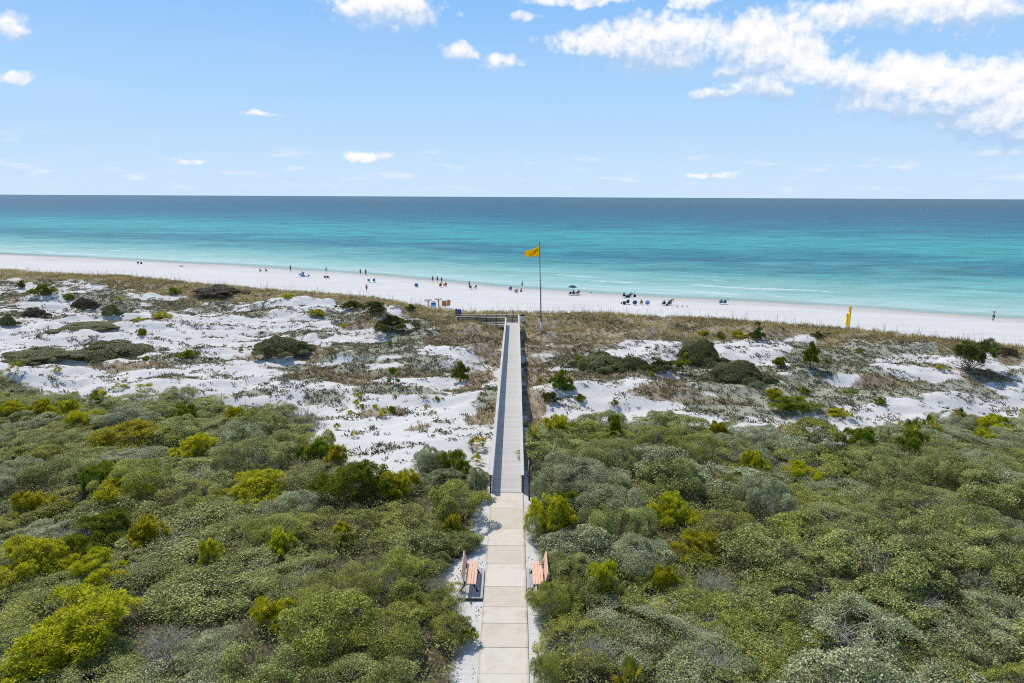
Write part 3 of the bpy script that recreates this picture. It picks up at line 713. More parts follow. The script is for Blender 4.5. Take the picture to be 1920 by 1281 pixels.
MB().lathe([(.19,.72),(.19,.80),(.12,.92),(.02,.96)], 16).build('lid', M['iron'], o, 0, True)
x, y = 1.75, 99.2; z = gz(x, y)
o = empty('litter_bin', (x, y, z)); tag(o, 'white litter bin with wide dark domed lid beyond the boardwalk end rail', 'litter bin')
MB().lathe([(.30,0),(.32,.05),(.32,.86),(.30,.9)], 20).build('body', M['whitep'], o, 0, True)
MB().lathe([(.36,.9),(.38,.96),(.33,1.05),(.18,1.12),(.02,1.14)], 20).build('lid', plain('dark_lid', (42,42,44), .5, .1), o, 0, True)
x, y, z = flat_at(1018, 593)
o = empty('life_ring', (x, y, z+.33)); tag(o, 'small red and white life ring on a stand beyond the flagpole', 'life ring')
for k in range(8):
    a0, a1 = k*math.pi/4, (k+1)*math.pi/4
    MB().tube([(.27*math.cos(a), 0, .27*math.sin(a)+.3) for a in np.linspace(a0, a1, 5)], .075, 8).build('segment', plain('ring_red', (210,62,48), .5, .1) if k % 2 else M['whitep'], o, 0, True)
MB().box(-.04,.04,.09,.15,-.6,.6).build('stand', M['grayw'], o)

# ------------------------------------------------------------------ people and beach things
def skin(name, verts, edges, radii, sub=2):
    me = bpy.data.meshes.new(name); me.from_pydata(verts, edges, []); o = bpy.data.objects.new(name, me); COL.objects.link(o)
    o.modifiers.new('s', 'SKIN'); o.modifiers['s'].use_smooth_shade = True
    lay = me.skin_vertices[0].data
    for i, r in enumerate(radii): lay[i].radius = r if hasattr(r, '__len__') else (r, r)
    lay[0].use_root = True
    ss2 = o.modifiers.new('u', 'SUBSURF'); ss2.levels = sub; ss2.render_levels = sub
    dg = bpy.context.evaluated_depsgraph_get(); dg.update()
    r = bpy.data.meshes.new_from_object(o.evaluated_get(dg), depsgraph=dg); r.name = name
    bpy.data.objects.remove(o); bpy.data.meshes.remove(me)
    return r
def joints(pose):
    J = dict(pelvis=(0,0,.95), spine=(0,0,1.12), chest=(0,.01,1.32), neck=(0,0,1.47), head=(0,.012,1.57), crown=(0,0,1.665))
    for s, n in ((-1,'l'), (1,'r')):
        J['sh'+n] = (s*.165,0,1.395); J['el'+n] = (s*.225,-.02,1.13); J['wr'+n] = (s*.235,.06,.90); J['hd'+n] = (s*.235,.075,.83)
        J['hp'+n] = (s*.085,0,.89); J['kn'+n] = (s*.10,.02,.49); J['an'+n] = (s*.10,-.02,.075); J['to'+n] = (s*.115,.14,.03)
    if pose == 'walk':
        J.update(knl=(-.09,.17,.50), anl=(-.09,.20,.09), tol=(-.10,.36,.06), knr=(.09,-.05,.49), anr=(.09,-.32,.13), tor=(.10,-.20,.03),
                 ell=(-.23,-.12,1.14), wrl=(-.22,-.14,.90), hdl=(-.22,-.12,.83), elr=(.23,.06,1.14), wrr=(.20,.24,.98), hdr=(.19,.30,.93))
    if pose == 'wave':
        J.update(ell=(-.36,.02,1.50), wrl=(-.20,.06,1.68), hdl=(-.14,.07,1.72), elr=(.36,.02,1.48), wrr=(.22,.06,1.66), hdr=(.15,.07,1.70),
                 knl=(-.09,.05,.49), anr=(.10,-.16,.09), tor=(.11,-.02,.03))
    if pose in ('sit', 'ground'):
        z = .30 if pose == 'sit' else .12
        J.update(pelvis=(0,0,z), spine=(0,-.06,z+.17), chest=(0,-.13,z+.37), neck=(0,-.17,z+.52), head=(0,-.165,z+.62), crown=(0,-.18,z+.715))
        for s, n in ((-1,'l'), (1,'r')):
            J['sh'+n] = (s*.165,-.15,z+.445); J['el'+n] = (s*.24,-.05,z+.20); J['wr'+n] = (s*.22,.20,z+.16); J['hd'+n] = (s*.21,.27,z+.15)
            J['hp'+n] = (s*.085,.04,z-.01); J['kn'+n] = (s*.11,.44,z+.17); J['an'+n] = (s*.11,.68,.08); J['to'+n] = (s*.12,.84,.06)
    if pose == 'bend':
        J.update(pelvis=(0,-.05,.88), spine=(0,.06,1.02), chest=(0,.24,1.13), neck=(0,.38,1.16), head=(0,.47,1.15), crown=(0,.55,1.12))
        for s, n in ((-1,'l'), (1,'r')):
            J['sh'+n] = (s*.165,.31,1.12); J['el'+n] = (s*.2,.36,.86); J['wr'+n] = (s*.15,.48,.64); J['hd'+n] = (s*.14,.52,.57)
            J['hp'+n] = (s*.085,-.05,.83); J['kn'+n] = (s*.10,.05,.46)
    if pose == 'lie':
        K = {}
        for k, (x, y, z) in J.items(): K[k] = (x, z-.9, .13+y*.6)
        J = K; J['kn'+'l'] = (-.12,-.40,.28)
    return J
RAD = dict(pelvis=(.15,.115), spine=(.135,.10), chest=(.155,.115), neck=.055, head=(.078,.09), crown=(.07,.08), sh=.062, el=.042, wr=.029, hd=.034, hp=.088, kn=.058, an=.04, to=.033)
def rad(k): return RAD[k] if k in RAD else RAD[k[:2]]
BE = [('pelvis','spine'),('spine','chest'),('chest','neck'),('neck','head'),('head','crown')]
for n in 'lr': BE += [('chest','sh'+n),('sh'+n,'el'+n),('el'+n,'wr'+n),('wr'+n,'hd'+n),('pelvis','hp'+n),('hp'+n,'kn'+n),('kn'+n,'an'+n),('an'+n,'to'+n)]
def body_mesh(pose):
    J = joints(pose); names = list(J); idx = {n: i for i, n in enumerate(names)}
    V = [J[n] for n in names]; E = [(idx[a], idx[b]) for a, b in BE]; Rr = [rad(n) for n in names]
    for s, n in ((-1,'l'), (1,'r')):
        w = np.array(J['wr'+n]); h_ = np.array(J['hd'+n]); d = (h_-w)/np.linalg.norm(h_-w)
        sdv = np.cross(d, [1,0,0]); sdv = sdv/np.linalg.norm(sdv); inn = np.cross(sdv, d)
        for k, (o_, L) in enumerate(((-.024,.062),(-.008,.074),(.008,.070),(.024,.055))):
            b = h_+sdv*o_+d*.02; mid = b+d*L*.55; tip = mid+(d*.8-inn*s*.35)*L*.5
            i0 = len(V); V += [tuple(b), tuple(mid), tuple(tip)]; E += [(idx['hd'+n], i0), (i0, i0+1), (i0+1, i0+2)]; Rr += [.010,.009,.007]
        tb = w+(h_-w)*.5+sdv*-.03; tt = tb+(d*.6-sdv*.7)*.045
        i0 = len(V); V += [tuple(tb), tuple(tt)]; E += [(idx['wr'+n], i0), (i0, i0+1)]; Rr += [.012,.009]
    me = skin('person_body', V, E, Rr, 1)
    # face: nose, ears, brow dents kept in the one body mesh
    hd = Vector(J['head']); up = (Vector(J['crown'])-Vector(J['neck'])).normalized(); fw = Vector((0,1,0)); fw = (fw-up*fw.dot(up))
    fw = fw.normalized() if fw.length > .2 else Vector((0,0,1)); rt = fw.cross(up)
    bm = bmesh.new(); bm.from_mesh(me)
    for c, r, sc in [(hd+fw*.088-up*.008, .018, 1), (hd+rt*.078, .024, .6), (hd-rt*.078, .024, .6), (hd+fw*.075-up*.06, .02, 1)]:
        bmesh.ops.create_icosphere(bm, subdivisions=2, radius=r, matrix=Matrix.Translation(c))
    n0 = len(bm.faces)
    for c, r in [(hd+fw*.080+rt*.03+up*.014, .011), (hd+fw*.080-rt*.03+up*.014, .011), (hd+fw*.081-up*.036+rt*.012, .009), (hd+fw*.081-up*.036-rt*.012, .009)]:
        bmesh.ops.create_icosphere(bm, subdivisions=1, radius=r, matrix=Matrix.Translation(c))
    bm.faces.ensure_lookup_table()
    for f in bm.faces[n0:]: f.material_index = 1
    for f in bm.faces: f.smooth = True
    bm.to_mesh(me); bm.free()
    return me, J
def cloth(J, keys, edges, grow, name):
    idx = {n: i for i, n in enumerate(keys)}
    Rr = []
    for k in keys:
        r = rad(k); Rr.append((r[0]*grow, r[1]*grow) if hasattr(r, '__len__') else r*grow)
    return skin(name, [J[k] for k in keys], [(idx[a], idx[b]) for a, b in edges], Rr, 1)
POSES = {}
def mid(a, b, f): return tuple(np.array(a)*(1-f)+np.array(b)*f)
def get_pose(p):
    if p in POSES: return POSES[p]
    me, J = body_mesh(p); J2 = dict(J)
    for n in 'lr':
        J2['el'+n] = mid(J['sh'+n], J['el'+n], .75); J2['kn'+n] = mid(J['hp'+n], J['kn'+n], .9)
    sh = cloth(J2, ['spine','pelvis','chest','shl','shr','ell','elr'], [('spine','pelvis'),('spine','chest'),('chest','shl'),('chest','shr'),('shl','ell'),('shr','elr')], 1.13, 'shirt')
    st = cloth(J2, ['pelvis','hpl','hpr','knl','knr'], [('pelvis','hpl'),('pelvis','hpr'),('hpl','knl'),('hpr','knr')], 1.16, 'shorts')
    J3 = dict(J)
    pt = cloth(J3, ['pelvis','hpl','hpr','knl','knr','anl','anr'], [('pelvis','hpl'),('pelvis','hpr'),('hpl','knl'),('hpr','knr'),('knl','anl'),('knr','anr')], 1.17, 'trousers')
    hd = Vector(J['head']); up = (Vector(J['crown'])-Vector(J['neck'])).normalized(); bm = bmesh.new()
    bmesh.ops.create_uvsphere(bm, u_segments=14, v_segments=10, radius=.108)
    fwd = Vector((0,1,0))
    for v in bm.verts: v.co.z *= 1.05
    bmesh.ops.delete(bm, geom=[v for v in bm.verts if (v.co.y > .02 and v.co.z < .035) or v.co.z < -.075], context='VERTS')
    rot = Vector((0,0,1)).rotation_difference(up).to_matrix().to_4x4()
    bmesh.ops.transform(bm, matrix=Matrix.Translation(hd+up*.028) @ rot, verts=bm.verts)
    hr = bpy.data.meshes.new('hair'); bm.to_mesh(hr); bm.free()
    POSES[p] = (me, sh, st, pt, hr); return POSES[p]
SKIN = [plain('light_skin', (206,156,126), .6, .06), plain('tan_skin', (168,118,90), .6, .06)]
EYE = plain('dark_eye', (40,26,22), .4, .05)
HAIRS = {'dark': plain('dark_hair', (38,30,26), .6, .2, 40), 'brown': plain('brown_hair', (92,66,44), .6, .2, 40), 'fair': plain('fair_hair', (182,150,100), .6, .2, 40)}
def fab(rgb): return plain('cloth_%d_%d_%d' % rgb, rgb, .85, .1, 12)
def person(x, y, z, pose, rz, shirt, lower, label, long=False, hair='dark', sk=0, group=None, sc=1.0):
    me, sh, st, pt, hr = get_pose(pose)
    o = empty('person', (x, y, z), rz); o.scale = (sc, sc, sc); tag(o, label, 'person', group)
    b = bpy.data.objects.new('body', me)
    if not me.materials: me.materials.append(SKIN[0]); me.materials.append(EYE)
    link(b, o)
    if sk: recolor(b, SKIN[sk])
    for nm, ms, mt in (('shirt', sh, fab(shirt)), ('trousers' if long else 'shorts', pt if long else st, fab(lower)), ('hair', hr, HAIRS[hair])):
        if not ms.materials: ms.materials.append(mt)
        c = bpy.data.objects.new(nm, ms); link(c, o); recolor(c, mt)
    return o
def chair_meshes():
    D = {}
    mb = MB(); mb.beam((0,-.25,.30),(0,.26,.34),.50,.02); D['seat'] = mb.mesh('seat', .004)
    mb = MB(); V = []
    mb.beam((0,-.26,.31),(0,-.50,.86),.52,.02,(0,1,0)); D['backrest'] = mb.mesh('backrest', .004)
    for s, nm in ((-1,'fl'), (1,'fr')):
        mb = MB(); x = s*.275
        mb.tube([(x,-.53,.90),(x,-.26,.31),(x,.12,.02)], .014, 6); mb.tube([(x,.28,.35),(x,-.30,.02)], .014, 6)
        mb.tube([(x,-.40,.60),(x,.22,.56),(x,.26,.34)], .014, 6); mb.tube([(x,.12,.015),(x,-.30,.015)], .014, 6)
        D[nm] = mb.mesh('frame', 0, True)
        mb = MB(); mb.box(x-.03, x+.03, -.34, .22, .573, .595); D['a'+nm] = mb.mesh('armrest', .005)
    return D
CH = chair_meshes(); FR = plain('white_tube_frame', (198,198,198), .4, .05)
def chair(x, y, z, rz, rgb, label, group='low folding beach chairs on the sand'):
    o = empty('beach_chair', (x, y, z), rz); tag(o, label, 'beach chair', group)
    for nm, k, mt in (('seat','seat',fab(rgb)), ('backrest','backrest',fab(rgb)), ('frame','fl',FR), ('frame','fr',FR), ('armrest','afl',M['grayw']), ('armrest','afr',M['grayw'])):
        if not CH[k].materials: CH[k].materials.append(mt)
        c = bpy.data.objects.new(nm, CH[k]); link(c, o); recolor(c, mt)
    return o
def round_meshes():
    D = {}; V = []; n, mrows = 20, 8
    for j in range(mrows+1):
        r = .46*j/mrows
        for k in range(n):
            a = 2*math.pi*k/n; V.append((r*math.cos(a), -.32+.75*(r*r)-.25*(r*math.sin(a)), .52+r*math.sin(a)*.95))
    Fq = [(j*n+k, j*n+(k+1) % n, (j+1)*n+(k+1) % n, (j+1)*n+k) for j in range(mrows) for k in range(n)]
    D['shell'] = mesh_np('shell', V, Fq, None, True)
    mb = MB()
    for sx_, sy_ in ((-1,-1),(1,-1),(-1,1),(1,1)): mb.tube([(sx_*.32, -.3+.34*sy_, .0), (-sx_*.18, -.28-.2*sy_, .55)], .014, 6)
    mb.tube([(.46*math.cos(a), -.32+.75*.46**2-.25*.46*math.sin(a), .52+.46*.95*math.sin(a)) for a in np.linspace(0, 2*math.pi, 25)], .016, 6, False)
    D['frame'] = mb.mesh('frame', 0, True)
    mb = MB(); mb.lathe([(.02,.30),(.16,.31),(.2,.35),(.16,.40),(.02,.41)], 12, (0,-.22,0)); D['cushion'] = mb.mesh('cushion', 0, True)
    return D
RC = round_meshes()
def round_chair(x, y, z, rz, rgb, rgb2, label):
    o = empty('round_beach_chair', (x, y, z), rz); tag(o, label, 'beach chair', 'round-backed beach chairs')
    for nm, mt in (('shell', fab(rgb)), ('frame', FR), ('cushion', fab(rgb2))):
        if not RC[nm].materials: RC[nm].materials.append(mt)
        c = bpy.data.objects.new(nm, RC[nm]); link(c, o); recolor(c, mt)
def umbrella(x, y, z, rgb, label, tilt=0, closed=False, hh_=2.0):
    o = empty('beach_umbrella', (x, y, z)); o.rotation_euler = (0, tilt, 0); tag(o, label, 'umbrella')
    MB().tube([(0,0,-.3),(0,0,hh_)], .02, 8).build('pole', FR, o, 0, True)
    mb = MB()
    if closed: mb.lathe([(.05,hh_-1.15),(.17,hh_-1.1),(.15,hh_-.7),(.09,hh_-.25),(.02,hh_+.06)], 10)
    else:
        n = 24; V = []; rows = 6
        for j in range(rows+1):
            f = j/rows
            for k in range(n): 
                r = 1.0*f*(1-.05*f*(1-abs(math.cos(4*2*math.pi*k/n)))); V.append((r*math.cos(2*math.pi*k/n), r*math.sin(2*math.pi*k/n), hh_-.42*f**1.8))
        Fq = [(j*n+k, j*n+(k+1) % n, (j+1)*n+(k+1) % n, (j+1)*n+k) for j in range(rows) for k in range(n)]
        c = obj('canopy', mesh_np('canopy', V, Fq, None, True), fab(rgb), o); s_ = c.modifiers.new('t', 'SOLIDIFY'); s_.thickness = .012
        mb2 = MB()
        for k in range(8):
            a = 2*math.pi*k/8; mb2.tube([(0,0,hh_-.03),(.95*math.cos(a),.95*math.sin(a),hh_-.43)], .008, 4)
        mb2.build('ribs', FR, o); return o
    mb.build('canopy', fab(rgb), o, 0, True)
    return o
def box_thing(x, y, z, w, d, h_, rgb, name, label, cat, rz=0):
    o = empty(name, (x, y, z), rz); tag(o, label, cat)
    MB().box(-w/2,w/2,-d/2,d/2,-.03,h_*.78).build('body', fab(rgb), o, .03)
    MB().box(-w/2-.01,w/2+.01,-d/2-.01,d/2+.01,h_*.78+.003,h_).build('lid', fab(tuple(int(v*.8) for v in rgb)), o, .02)
    MB().tube([(-w*.4,-d/2-.015,h_*.6),(-w*.3,-d/2-.06,h_*.72),(w*.3,-d/2-.06,h_*.72),(w*.4,-d/2-.015,h_*.6)], .012, 5).build('handle', M['iron'], o)
def bag(x, y, z, rgb, label, s=1.0, pole=False):
    o = empty('beach_bag', (x, y, z)); o.scale = (s,)*3; tag(o, label, 'bag')
    MB().lathe([(.15,-.02),(.22,.06),(.22,.25),(.17,.38),(.05,.42)], 12).build('body', fab(rgb), o, 0, True)
    MB().tube([(-.15,0,.34),(-.12,0,.5),(.12,0,.5),(.15,0,.34)], .014, 5).build('strap', M['iron'], o)
    if pole: MB().tube([(0,.05,.3),(.02,.05,1.25)], [.05,.02], 8).build('furled_umbrella', fab((60,66,70)), o, 0, True)
def towel(x, y, z, rgb, label, rz=0):
    V = [(-.45+.9*i/8, -.85+1.7*j/14, .03+.025*math.sin(i*1.7+j*.9)) for j in range(15) for i in range(9)]
    Fq = [(j*9+i, j*9+i+1, (j+1)*9+i+1, (j+1)*9+i) for j in range(14) for i in range(8)]
    o = obj('beach_towel', mesh_np('beach_towel', V, Fq, None, True), fab(rgb)); o.location = (x, y, z); o.rotation_euler = (0,0,rz); tag(o, label, 'towel')
    s_ = o.modifiers.new('t', 'SOLIDIFY'); s_.thickness = .015
# standing people ----------------------------------------------------
BLK = (34,36,40)
for (px, py, pose, rz, sh, lo, lab, lg_, hair, sk) in [
  (545,508.5,'stand',.5,(40,44,44),BLK,'person in dark clothes standing alone at the water\'s edge, leftmost of the standing people',True,'dark',0),
  (612,511.5,'walk',1.2,(96,116,160),(44,52,84),'person in a blue top walking along the water\'s edge beyond the pair of low chairs',False,'brown',0),
  (676,516.2,'stand',-.2,(34,42,34),(38,40,36),'bulkier of the two people in dark clothes standing side by side at the waterline',False,'dark',0),
  (686,516.6,'stand',.2,(26,28,32),(30,30,36),'slimmer of the two people in dark clothes standing side by side at the waterline',True,'dark',1),
  (687.5,547.5,'walk',2.9,(186,120,112),(40,32,34),'person in a pink top and dark shorts walking up the sand toward the dunes',False,'brown',0),
  (811.5,530,'walk',-.3,(36,40,40),(44,48,44),'left of three people in dark clothes strolling behind the red chairs',False,'dark',0),
  (820.2,530.6,'stand',-.1,(34,36,42),(30,36,30),'middle of three people in dark clothes strolling behind the red chairs',False,'dark',0),
  (828.3,532,'walk',-.7,BLK,(32,34,38),'right of three people in dark clothes strolling, taking a long stride',True,'dark',0),
  (880,540,'stand',0,(168,140,126),(38,34,38),'person in a tan top and dark shorts standing beside the two teal chairs',False,'fair',0),
  (1862,601.5,'wave',-.8,(236,238,240),(58,46,46),'person in a white top and dark leggings with raised arms at the far right waterline',True,'dark',1),
  (1258,571.8,'bend',-1.5,(36,52,44),(34,44,42),'person in dark green leaning over a seated companion in a green chair',True,'dark',0),
  (569,518,'bend',1.3,(30,40,54),(26,32,44),'person in navy bending over the blue umbrella and towels',True,'dark',0)]:
    x, y, z = flat_at(px, py); person(x, y, z, pose, rz, sh, lo, lab, lg_, hair, sk)
x, y, z = flat_at(340, 500); person(x, y, z+.02, 'lie', 1.45, (48,44,46), (40,38,44), 'person in dark clothes lying flat on the sand near the water at left', True)
for px, sh, lab in ((488,(150,112,96),'left of two people in brownish clothes sitting on the sand near the water'),(499,(120,96,86),'right of two people in brownish clothes sitting on the sand near the water')):
    x, y, z = flat_at(px, 509); person(x, y, z+.01, 'ground', -.4, sh, (70,60,60), lab, False, 'brown')
# chairs, with or without a sitter: px, py, rz, chair colour, label, sitter(shirt, label)
for (px, py, rz, cc, lab, sit) in [
  (259,496,.5,(28,66,120),'blue beach chair alone near the waterline, leftmost on the beach',None),
  (610,523,.1,(70,92,98),'grey-green low chair, left of a pair below the lone walker',None),
  (615.5,523,-.1,(28,60,104),'navy low chair, right of a pair below the lone walker',None),
  (692,529.5,0,(40,124,146),'teal chair, left of a pair behind the walker in pink',None),
  (701.5,529.5,.15,(40,120,150),'teal chair with a sitter, right of a pair behind the walker in pink',((44,110,140),'person in teal sitting in the right chair of the teal pair')),
  (825.5,538.5,.3,(140,30,38),'dark red chair with a sitter below the three strollers',((120,30,36),'person in dark red sitting low below the three strollers')),
  (834.5,537.5,.9,(176,50,36),'bright red chair turned sideways below the three strollers',((150,60,44),'person in rust red sitting sideways in a bright red chair')),
  (882,542,.1,(34,98,114),'teal chair in front of the standing person in tan',None),
  (890.5,541.5,.8,(30,84,110),'teal chair turned left, right of the standing person in tan',None),
  (956.5,545,.4,(40,56,168),'royal blue chair with a sitter left of the pink round chair',((44,54,150),'person in royal blue sitting left of the pink round chair')),
  (1068,554,.4,(30,40,66),'navy chair at the left under the open umbrella',None),
  (1075,553.5,.1,(70,84,120),'grey-blue chair with a sitter under the middle of the open umbrella',((84,96,130),'person in grey-blue sitting under the open umbrella')),
  (1083,552.5,.9,(120,92,64),'brown chair with a sitter at the right edge of the open umbrella',((190,140,84),'person in a sandy top sitting at the right edge of the open umbrella')),
  (1169.5,557.5,0,(34,70,108),'blue chair with a sitter, left in the back group of three',((40,66,96),'person in steel blue sitting left of the teal cool box')),
  (1181.5,556.5,1.0,(46,78,140),'blue chair turned sideways, right of the teal cool box',((52,60,90),'person in slate blue sitting sideways, right of the teal cool box')),
  (1176.5,570.5,.1,(28,34,66),'navy chair with a sitter at the left of the front row',((26,30,58),'person in navy sitting at the left of the front row of chairs')),
  (1202,571.5,.05,(172,132,44),'mustard chair with a sitter between two round blue chairs',((176,140,60),'person in mustard sitting between two round blue chairs')),
  (1244,573,.2,(42,38,42),'black chair with a sitter, left of the green chair',((38,36,40),'person in black sitting left of the green chair')),
  (1253.5,573,.1,(44,104,80),'green chair with a sitter beside the leaning person',((70,124,104),'person in green sitting beside the leaning person')),
  (1351,570.5,.05,(24,124,150),'turquoise chair with a sitter, left of the isolated pair at right',((40,70,96),'person in blue sitting in the left chair of the isolated turquoise pair')),
  (1358.5,570.5,-.05,(24,118,146),'turquoise chair with a sitter, right of the isolated pair at right',((44,64,90),'person in dark blue sitting in the right chair of the isolated turquoise pair'))]:
    x, y, z = flat_at(px, py); chair(x, y, z, rz, cc, lab)
    if sit: person(x+.02*math.sin(rz), y, z+.06, 'sit', rz, sit[0], (60,58,70), sit[1], False, random.choice(['dark','brown']), random.randint(0, 1))
for (px, py, a, b_, lab) in [(781,538.5,(70,112,168),(30,70,130),'round pale blue and navy chair alone on mid beach'),(968,549.5,(208,160,186),(120,110,160),'round pink patterned chair beside the furled green umbrella'),(1190,572,(50,84,158),(30,50,100),'round royal blue chair in the front row'),(1213.5,572,(130,164,214),(46,76,130),'round pale blue chair at the right end of the front row')]:
    x, y, z = flat_at(px, py); round_chair(x, y, z, 0, a, b_, lab)
x, y, z = flat_at(977, 547.5); person(x, y, z+.01, 'ground', .2, (186,156,112), (70,60,60), 'person in a tan top with dark hair sitting on the sand under the furled umbrella', False, 'dark')
x, y, z = flat_at(978, 545); umbrella(x, y+.5, z, (24,92,84), 'furled dark green beach umbrella stuck upright in the sand', .08, True, 2.2)
x, y, z = flat_at(1073, 553); umbrella(x, y+.5, z, (44,66,84), 'open slate blue beach umbrella shading three chairs', .03, False, 2.05)
x, y, z = flat_at(562, 518.5); umbrella(x, y, z-.9, (64,150,190), 'low tilted light blue beach umbrella among towels at left', .45, False, 1.8)
x, y, z = flat_at(555, 519.5); towel(x, y, z, (226,226,222), 'white towel spread beside the low light blue umbrella', .8)
x, y, z = flat_at(574, 518.5); towel(x, y, z, (70,120,150), 'blue towel spread right of the low light blue umbrella', -.6)
for (px, py, rgb, lab, s, pl) in [(265,495,(30,32,40),'dark bag beside the leftmost blue beach chair',1.3,False),(579,517.5,(60,54,52),'dark bag right of the towels and low blue umbrella',.9,False),(1190,557,(40,44,46),'dark bag with a furled umbrella standing in it, right of the cool box',1.3,True),(1165,569.5,(40,40,42),'small black bag left of the dark cool box',.7,False)]:
    x, y, z = flat_at(px, py); bag(x, y, z, rgb, lab, s, pl)
for (px, py, w, h_, rgb, lab) in [(1176.5,557.8,.95,.5,(26,86,96),'teal cool box between two sitters in the back group'),(1170,570.8,.55,.62,(58,64,62),'dark cool box at the left end of the front row'),(1250.5,572.8,.42,.3,(30,30,32),'small black cool box beside the green chair')]:
    x, y, z = flat_at(px, py); box_thing(x, y-.2, z, w, .4, h_, rgb, 'cool_box', lab, 'cool box')
def bird(px, py, rz, label):
    x, y, z = flat_at(px, py); o = empty('shore_bird', (x, y, z), rz); o.scale = (1.5,)*3; tag(o, label, 'bird', 'shore birds on the sand')
    V = [(0,-.16,.15),(0,-.08,.17),(0,.03,.17),(0,.11,.20),(0,.14,.26),(0,.19,.265),(.02,.0,.13),(.02,.0,.07),(.02,.0,.005),(.02,.04,.003),(-.02,.0,.13),(-.02,.0,.07),(-.02,.0,.005),(-.02,.04,.003)]
    E = [(2,1),(1,0),(2,3),(3,4),(4,5),(2,6),(6,7),(7,8),(8,9),(2,10),(10,11),(11,12),(12,13)]
    key = 'bird'
    if key not in POSES: POSES[key] = skin('body', V, E, [.018,.05,.062,.035,.028,.006,.015,.007,.006,.005,.015,.007,.006,.005], 1)
    obj('body', POSES[key], fab((84,82,80)), o)
    if 'wing' not in POSES: 
        mb = MB(); 
        for s in (-1,1): mb.tube([(s*.05,.05,.19),(s*.06,-.05,.18),(s*.03,-.2,.16)], [.015,.03,.006], 6)
        POSES['wing'] = mb.mesh('wings', 0, True)
    obj('wings', POSES['wing'], fab((52,52,54)), o)
for (px, py, rz, lab) in [(1108,551,.4,'lone dark bird on the sand right of the open umbrella'),(1270,576.6,-1.5,'left of three grey birds in a row right of the green chair'),(1279,576.6,-1.2,'middle of three grey birds in a row right of the green chair'),(1288,576.6,1.4,'right of three grey birds in a row right of the green chair'),(1324,557.5,0,'lone bird at the waterline above the isolated turquoise chairs'),(1365.5,563,.9,'lone bird on the sand just right of the isolated turquoise chairs')]:
    bird(px, py, rz, lab)

# ------------------------------------------------------------------ scattered ground plants (stuff)
def tufts(X, Y, Zt, per, hgt, wid, lean, lc0, lcs, rg, flat=0.0):
    n = len(X); k = np.repeat(np.arange(n), per); N = len(k)
    a = rg.random(N)*6.283; ln = lean*(.4+1.0*rg.random(N)); hh_ = np.broadcast_to(hgt, (n,))[k]*(.6+.7*rg.random(N))
    sp = np.broadcast_to(flat, (n,))[k]
    base = np.stack([X[k]+np.cos(a)*sp*rg.random(N), Y[k]+np.sin(a)*sp*rg.random(N), Zt[k]-.03], -1)
    d = np.stack([np.cos(a)*ln, np.sin(a)*ln, np.ones(N)], -1); d = unit(d)*hh_[:,None]
    side = unit(np.stack([-np.sin(a+rg.normal(0,.6,N)), np.cos(a+rg.normal(0,.6,N)), 0*a], -1))*(np.broadcast_to(wid, (n,))[k]*(.6+.8*rg.random(N)))[:,None]*.5
    midp = base+d*.55+np.array([0,0,.06])*hh_[:,None]; tip = base+d
    V = np.stack([base-side*.6, base+side*.6, midp+side, tip, midp-side], 1).reshape(-1, 3)
    I5 = np.arange(N)*5
    lc = np.clip(np.broadcast_to(lc0, (n,))[k]+rg.normal(0, lcs, N), 0, 1)
    return V, np.stack([I5, I5+1, I5+2, I5+3, I5+4], -1), lc
def scatter(n, x0, x1, y0, y1, dens, rg):
    x = rg.uniform(x0, x1, n); y = rg.uniform(y0, y1, n); B, G, O = cover_fields(x, y)
    sc = scrub_mask(x, y); onp = (np.abs(x-deck_x(y)) < 1.25) & (y > 36) & (y < 97.5)
    p = dens(x, y, B, G, O)*(~sc)*(~onp); k = rg.random(n) < p
    k &= np.abs(x-CAMX) < (y+8)*.82
    return x[k], y[k], B[k], G[k], O[k]
rg = np.random.default_rng(77)
x, y, B, G, O = scatter(150000, -125, 72, 45, 165, lambda x, y, B, G, O: B*.8, rg)
z = h0(x, y); u = y_ridge(x)-y; rdg = sstep(22, 4, u)
lcb = np.clip(.18+.5*fbm(x/4., y/4., 101, 3)*(.6+.8*rdg), 0, .95)
V, Fc, A = tufts(x, y, z, 8, .26+.30*rdg*rg.random(len(x))+.12*rg.random(len(x)), .035, .75, lcb, .13, rg, .12)
o = obj('dune_grass', mesh_np('dune_grass', V, Fc, {'lc': ('FACE', A)}), M['grass']); tag(o, 'dry tawny and brown grass on the dune ridge and beside the boardwalk', 'grass', kind='stuff')
x, y, B, G, O = scatter(8000, -125, 72, 60, 165, lambda x, y, B, G, O: 1.0*(np.abs(y_ridge(x)-y-.5) < 4.5), rg)
z = h0(x, y)
V, Fc, A = tufts(x, y, z, 2, 1.0+.8*rg.random(len(x)), .024, .16, .45, .25, rg, .15)
o = obj('sea_oats', mesh_np('sea_oats', V, Fc, {'lc': ('FACE', A)}), M['oats']); tag(o, 'tall thin pale sea oat stalks along the dune crest', 'sea oats', kind='stuff')
x, y, B, G, O = scatter(260000, -125, 72, 38, 150, lambda x, y, B, G, O: np.clip(G*.62*(1-.7*O)+(.022+.5*sstep(.53,.64,fbm(x/2.6,y/1.5,111,3)))*(y_ridge(x)-y > 0)+.12*B*.5, 0, 1)*(y_ridge(x)-y > -1), rg)
z = h0(x, y); f = fbm(x/5., y/5., 105, 3); pick = rg.random(len(x))
lcg = np.where(pick < .62+.6*(f-.5), .14+.31*rg.random(len(x)), np.where(B > .4, .6, .5+.38*rg.random(len(x))**2))
V, Fc, A = tufts(x, y, z, 9, .12+.22*rg.random(len(x))**2, .085, 1.3, lcg, .07, rg, .24)
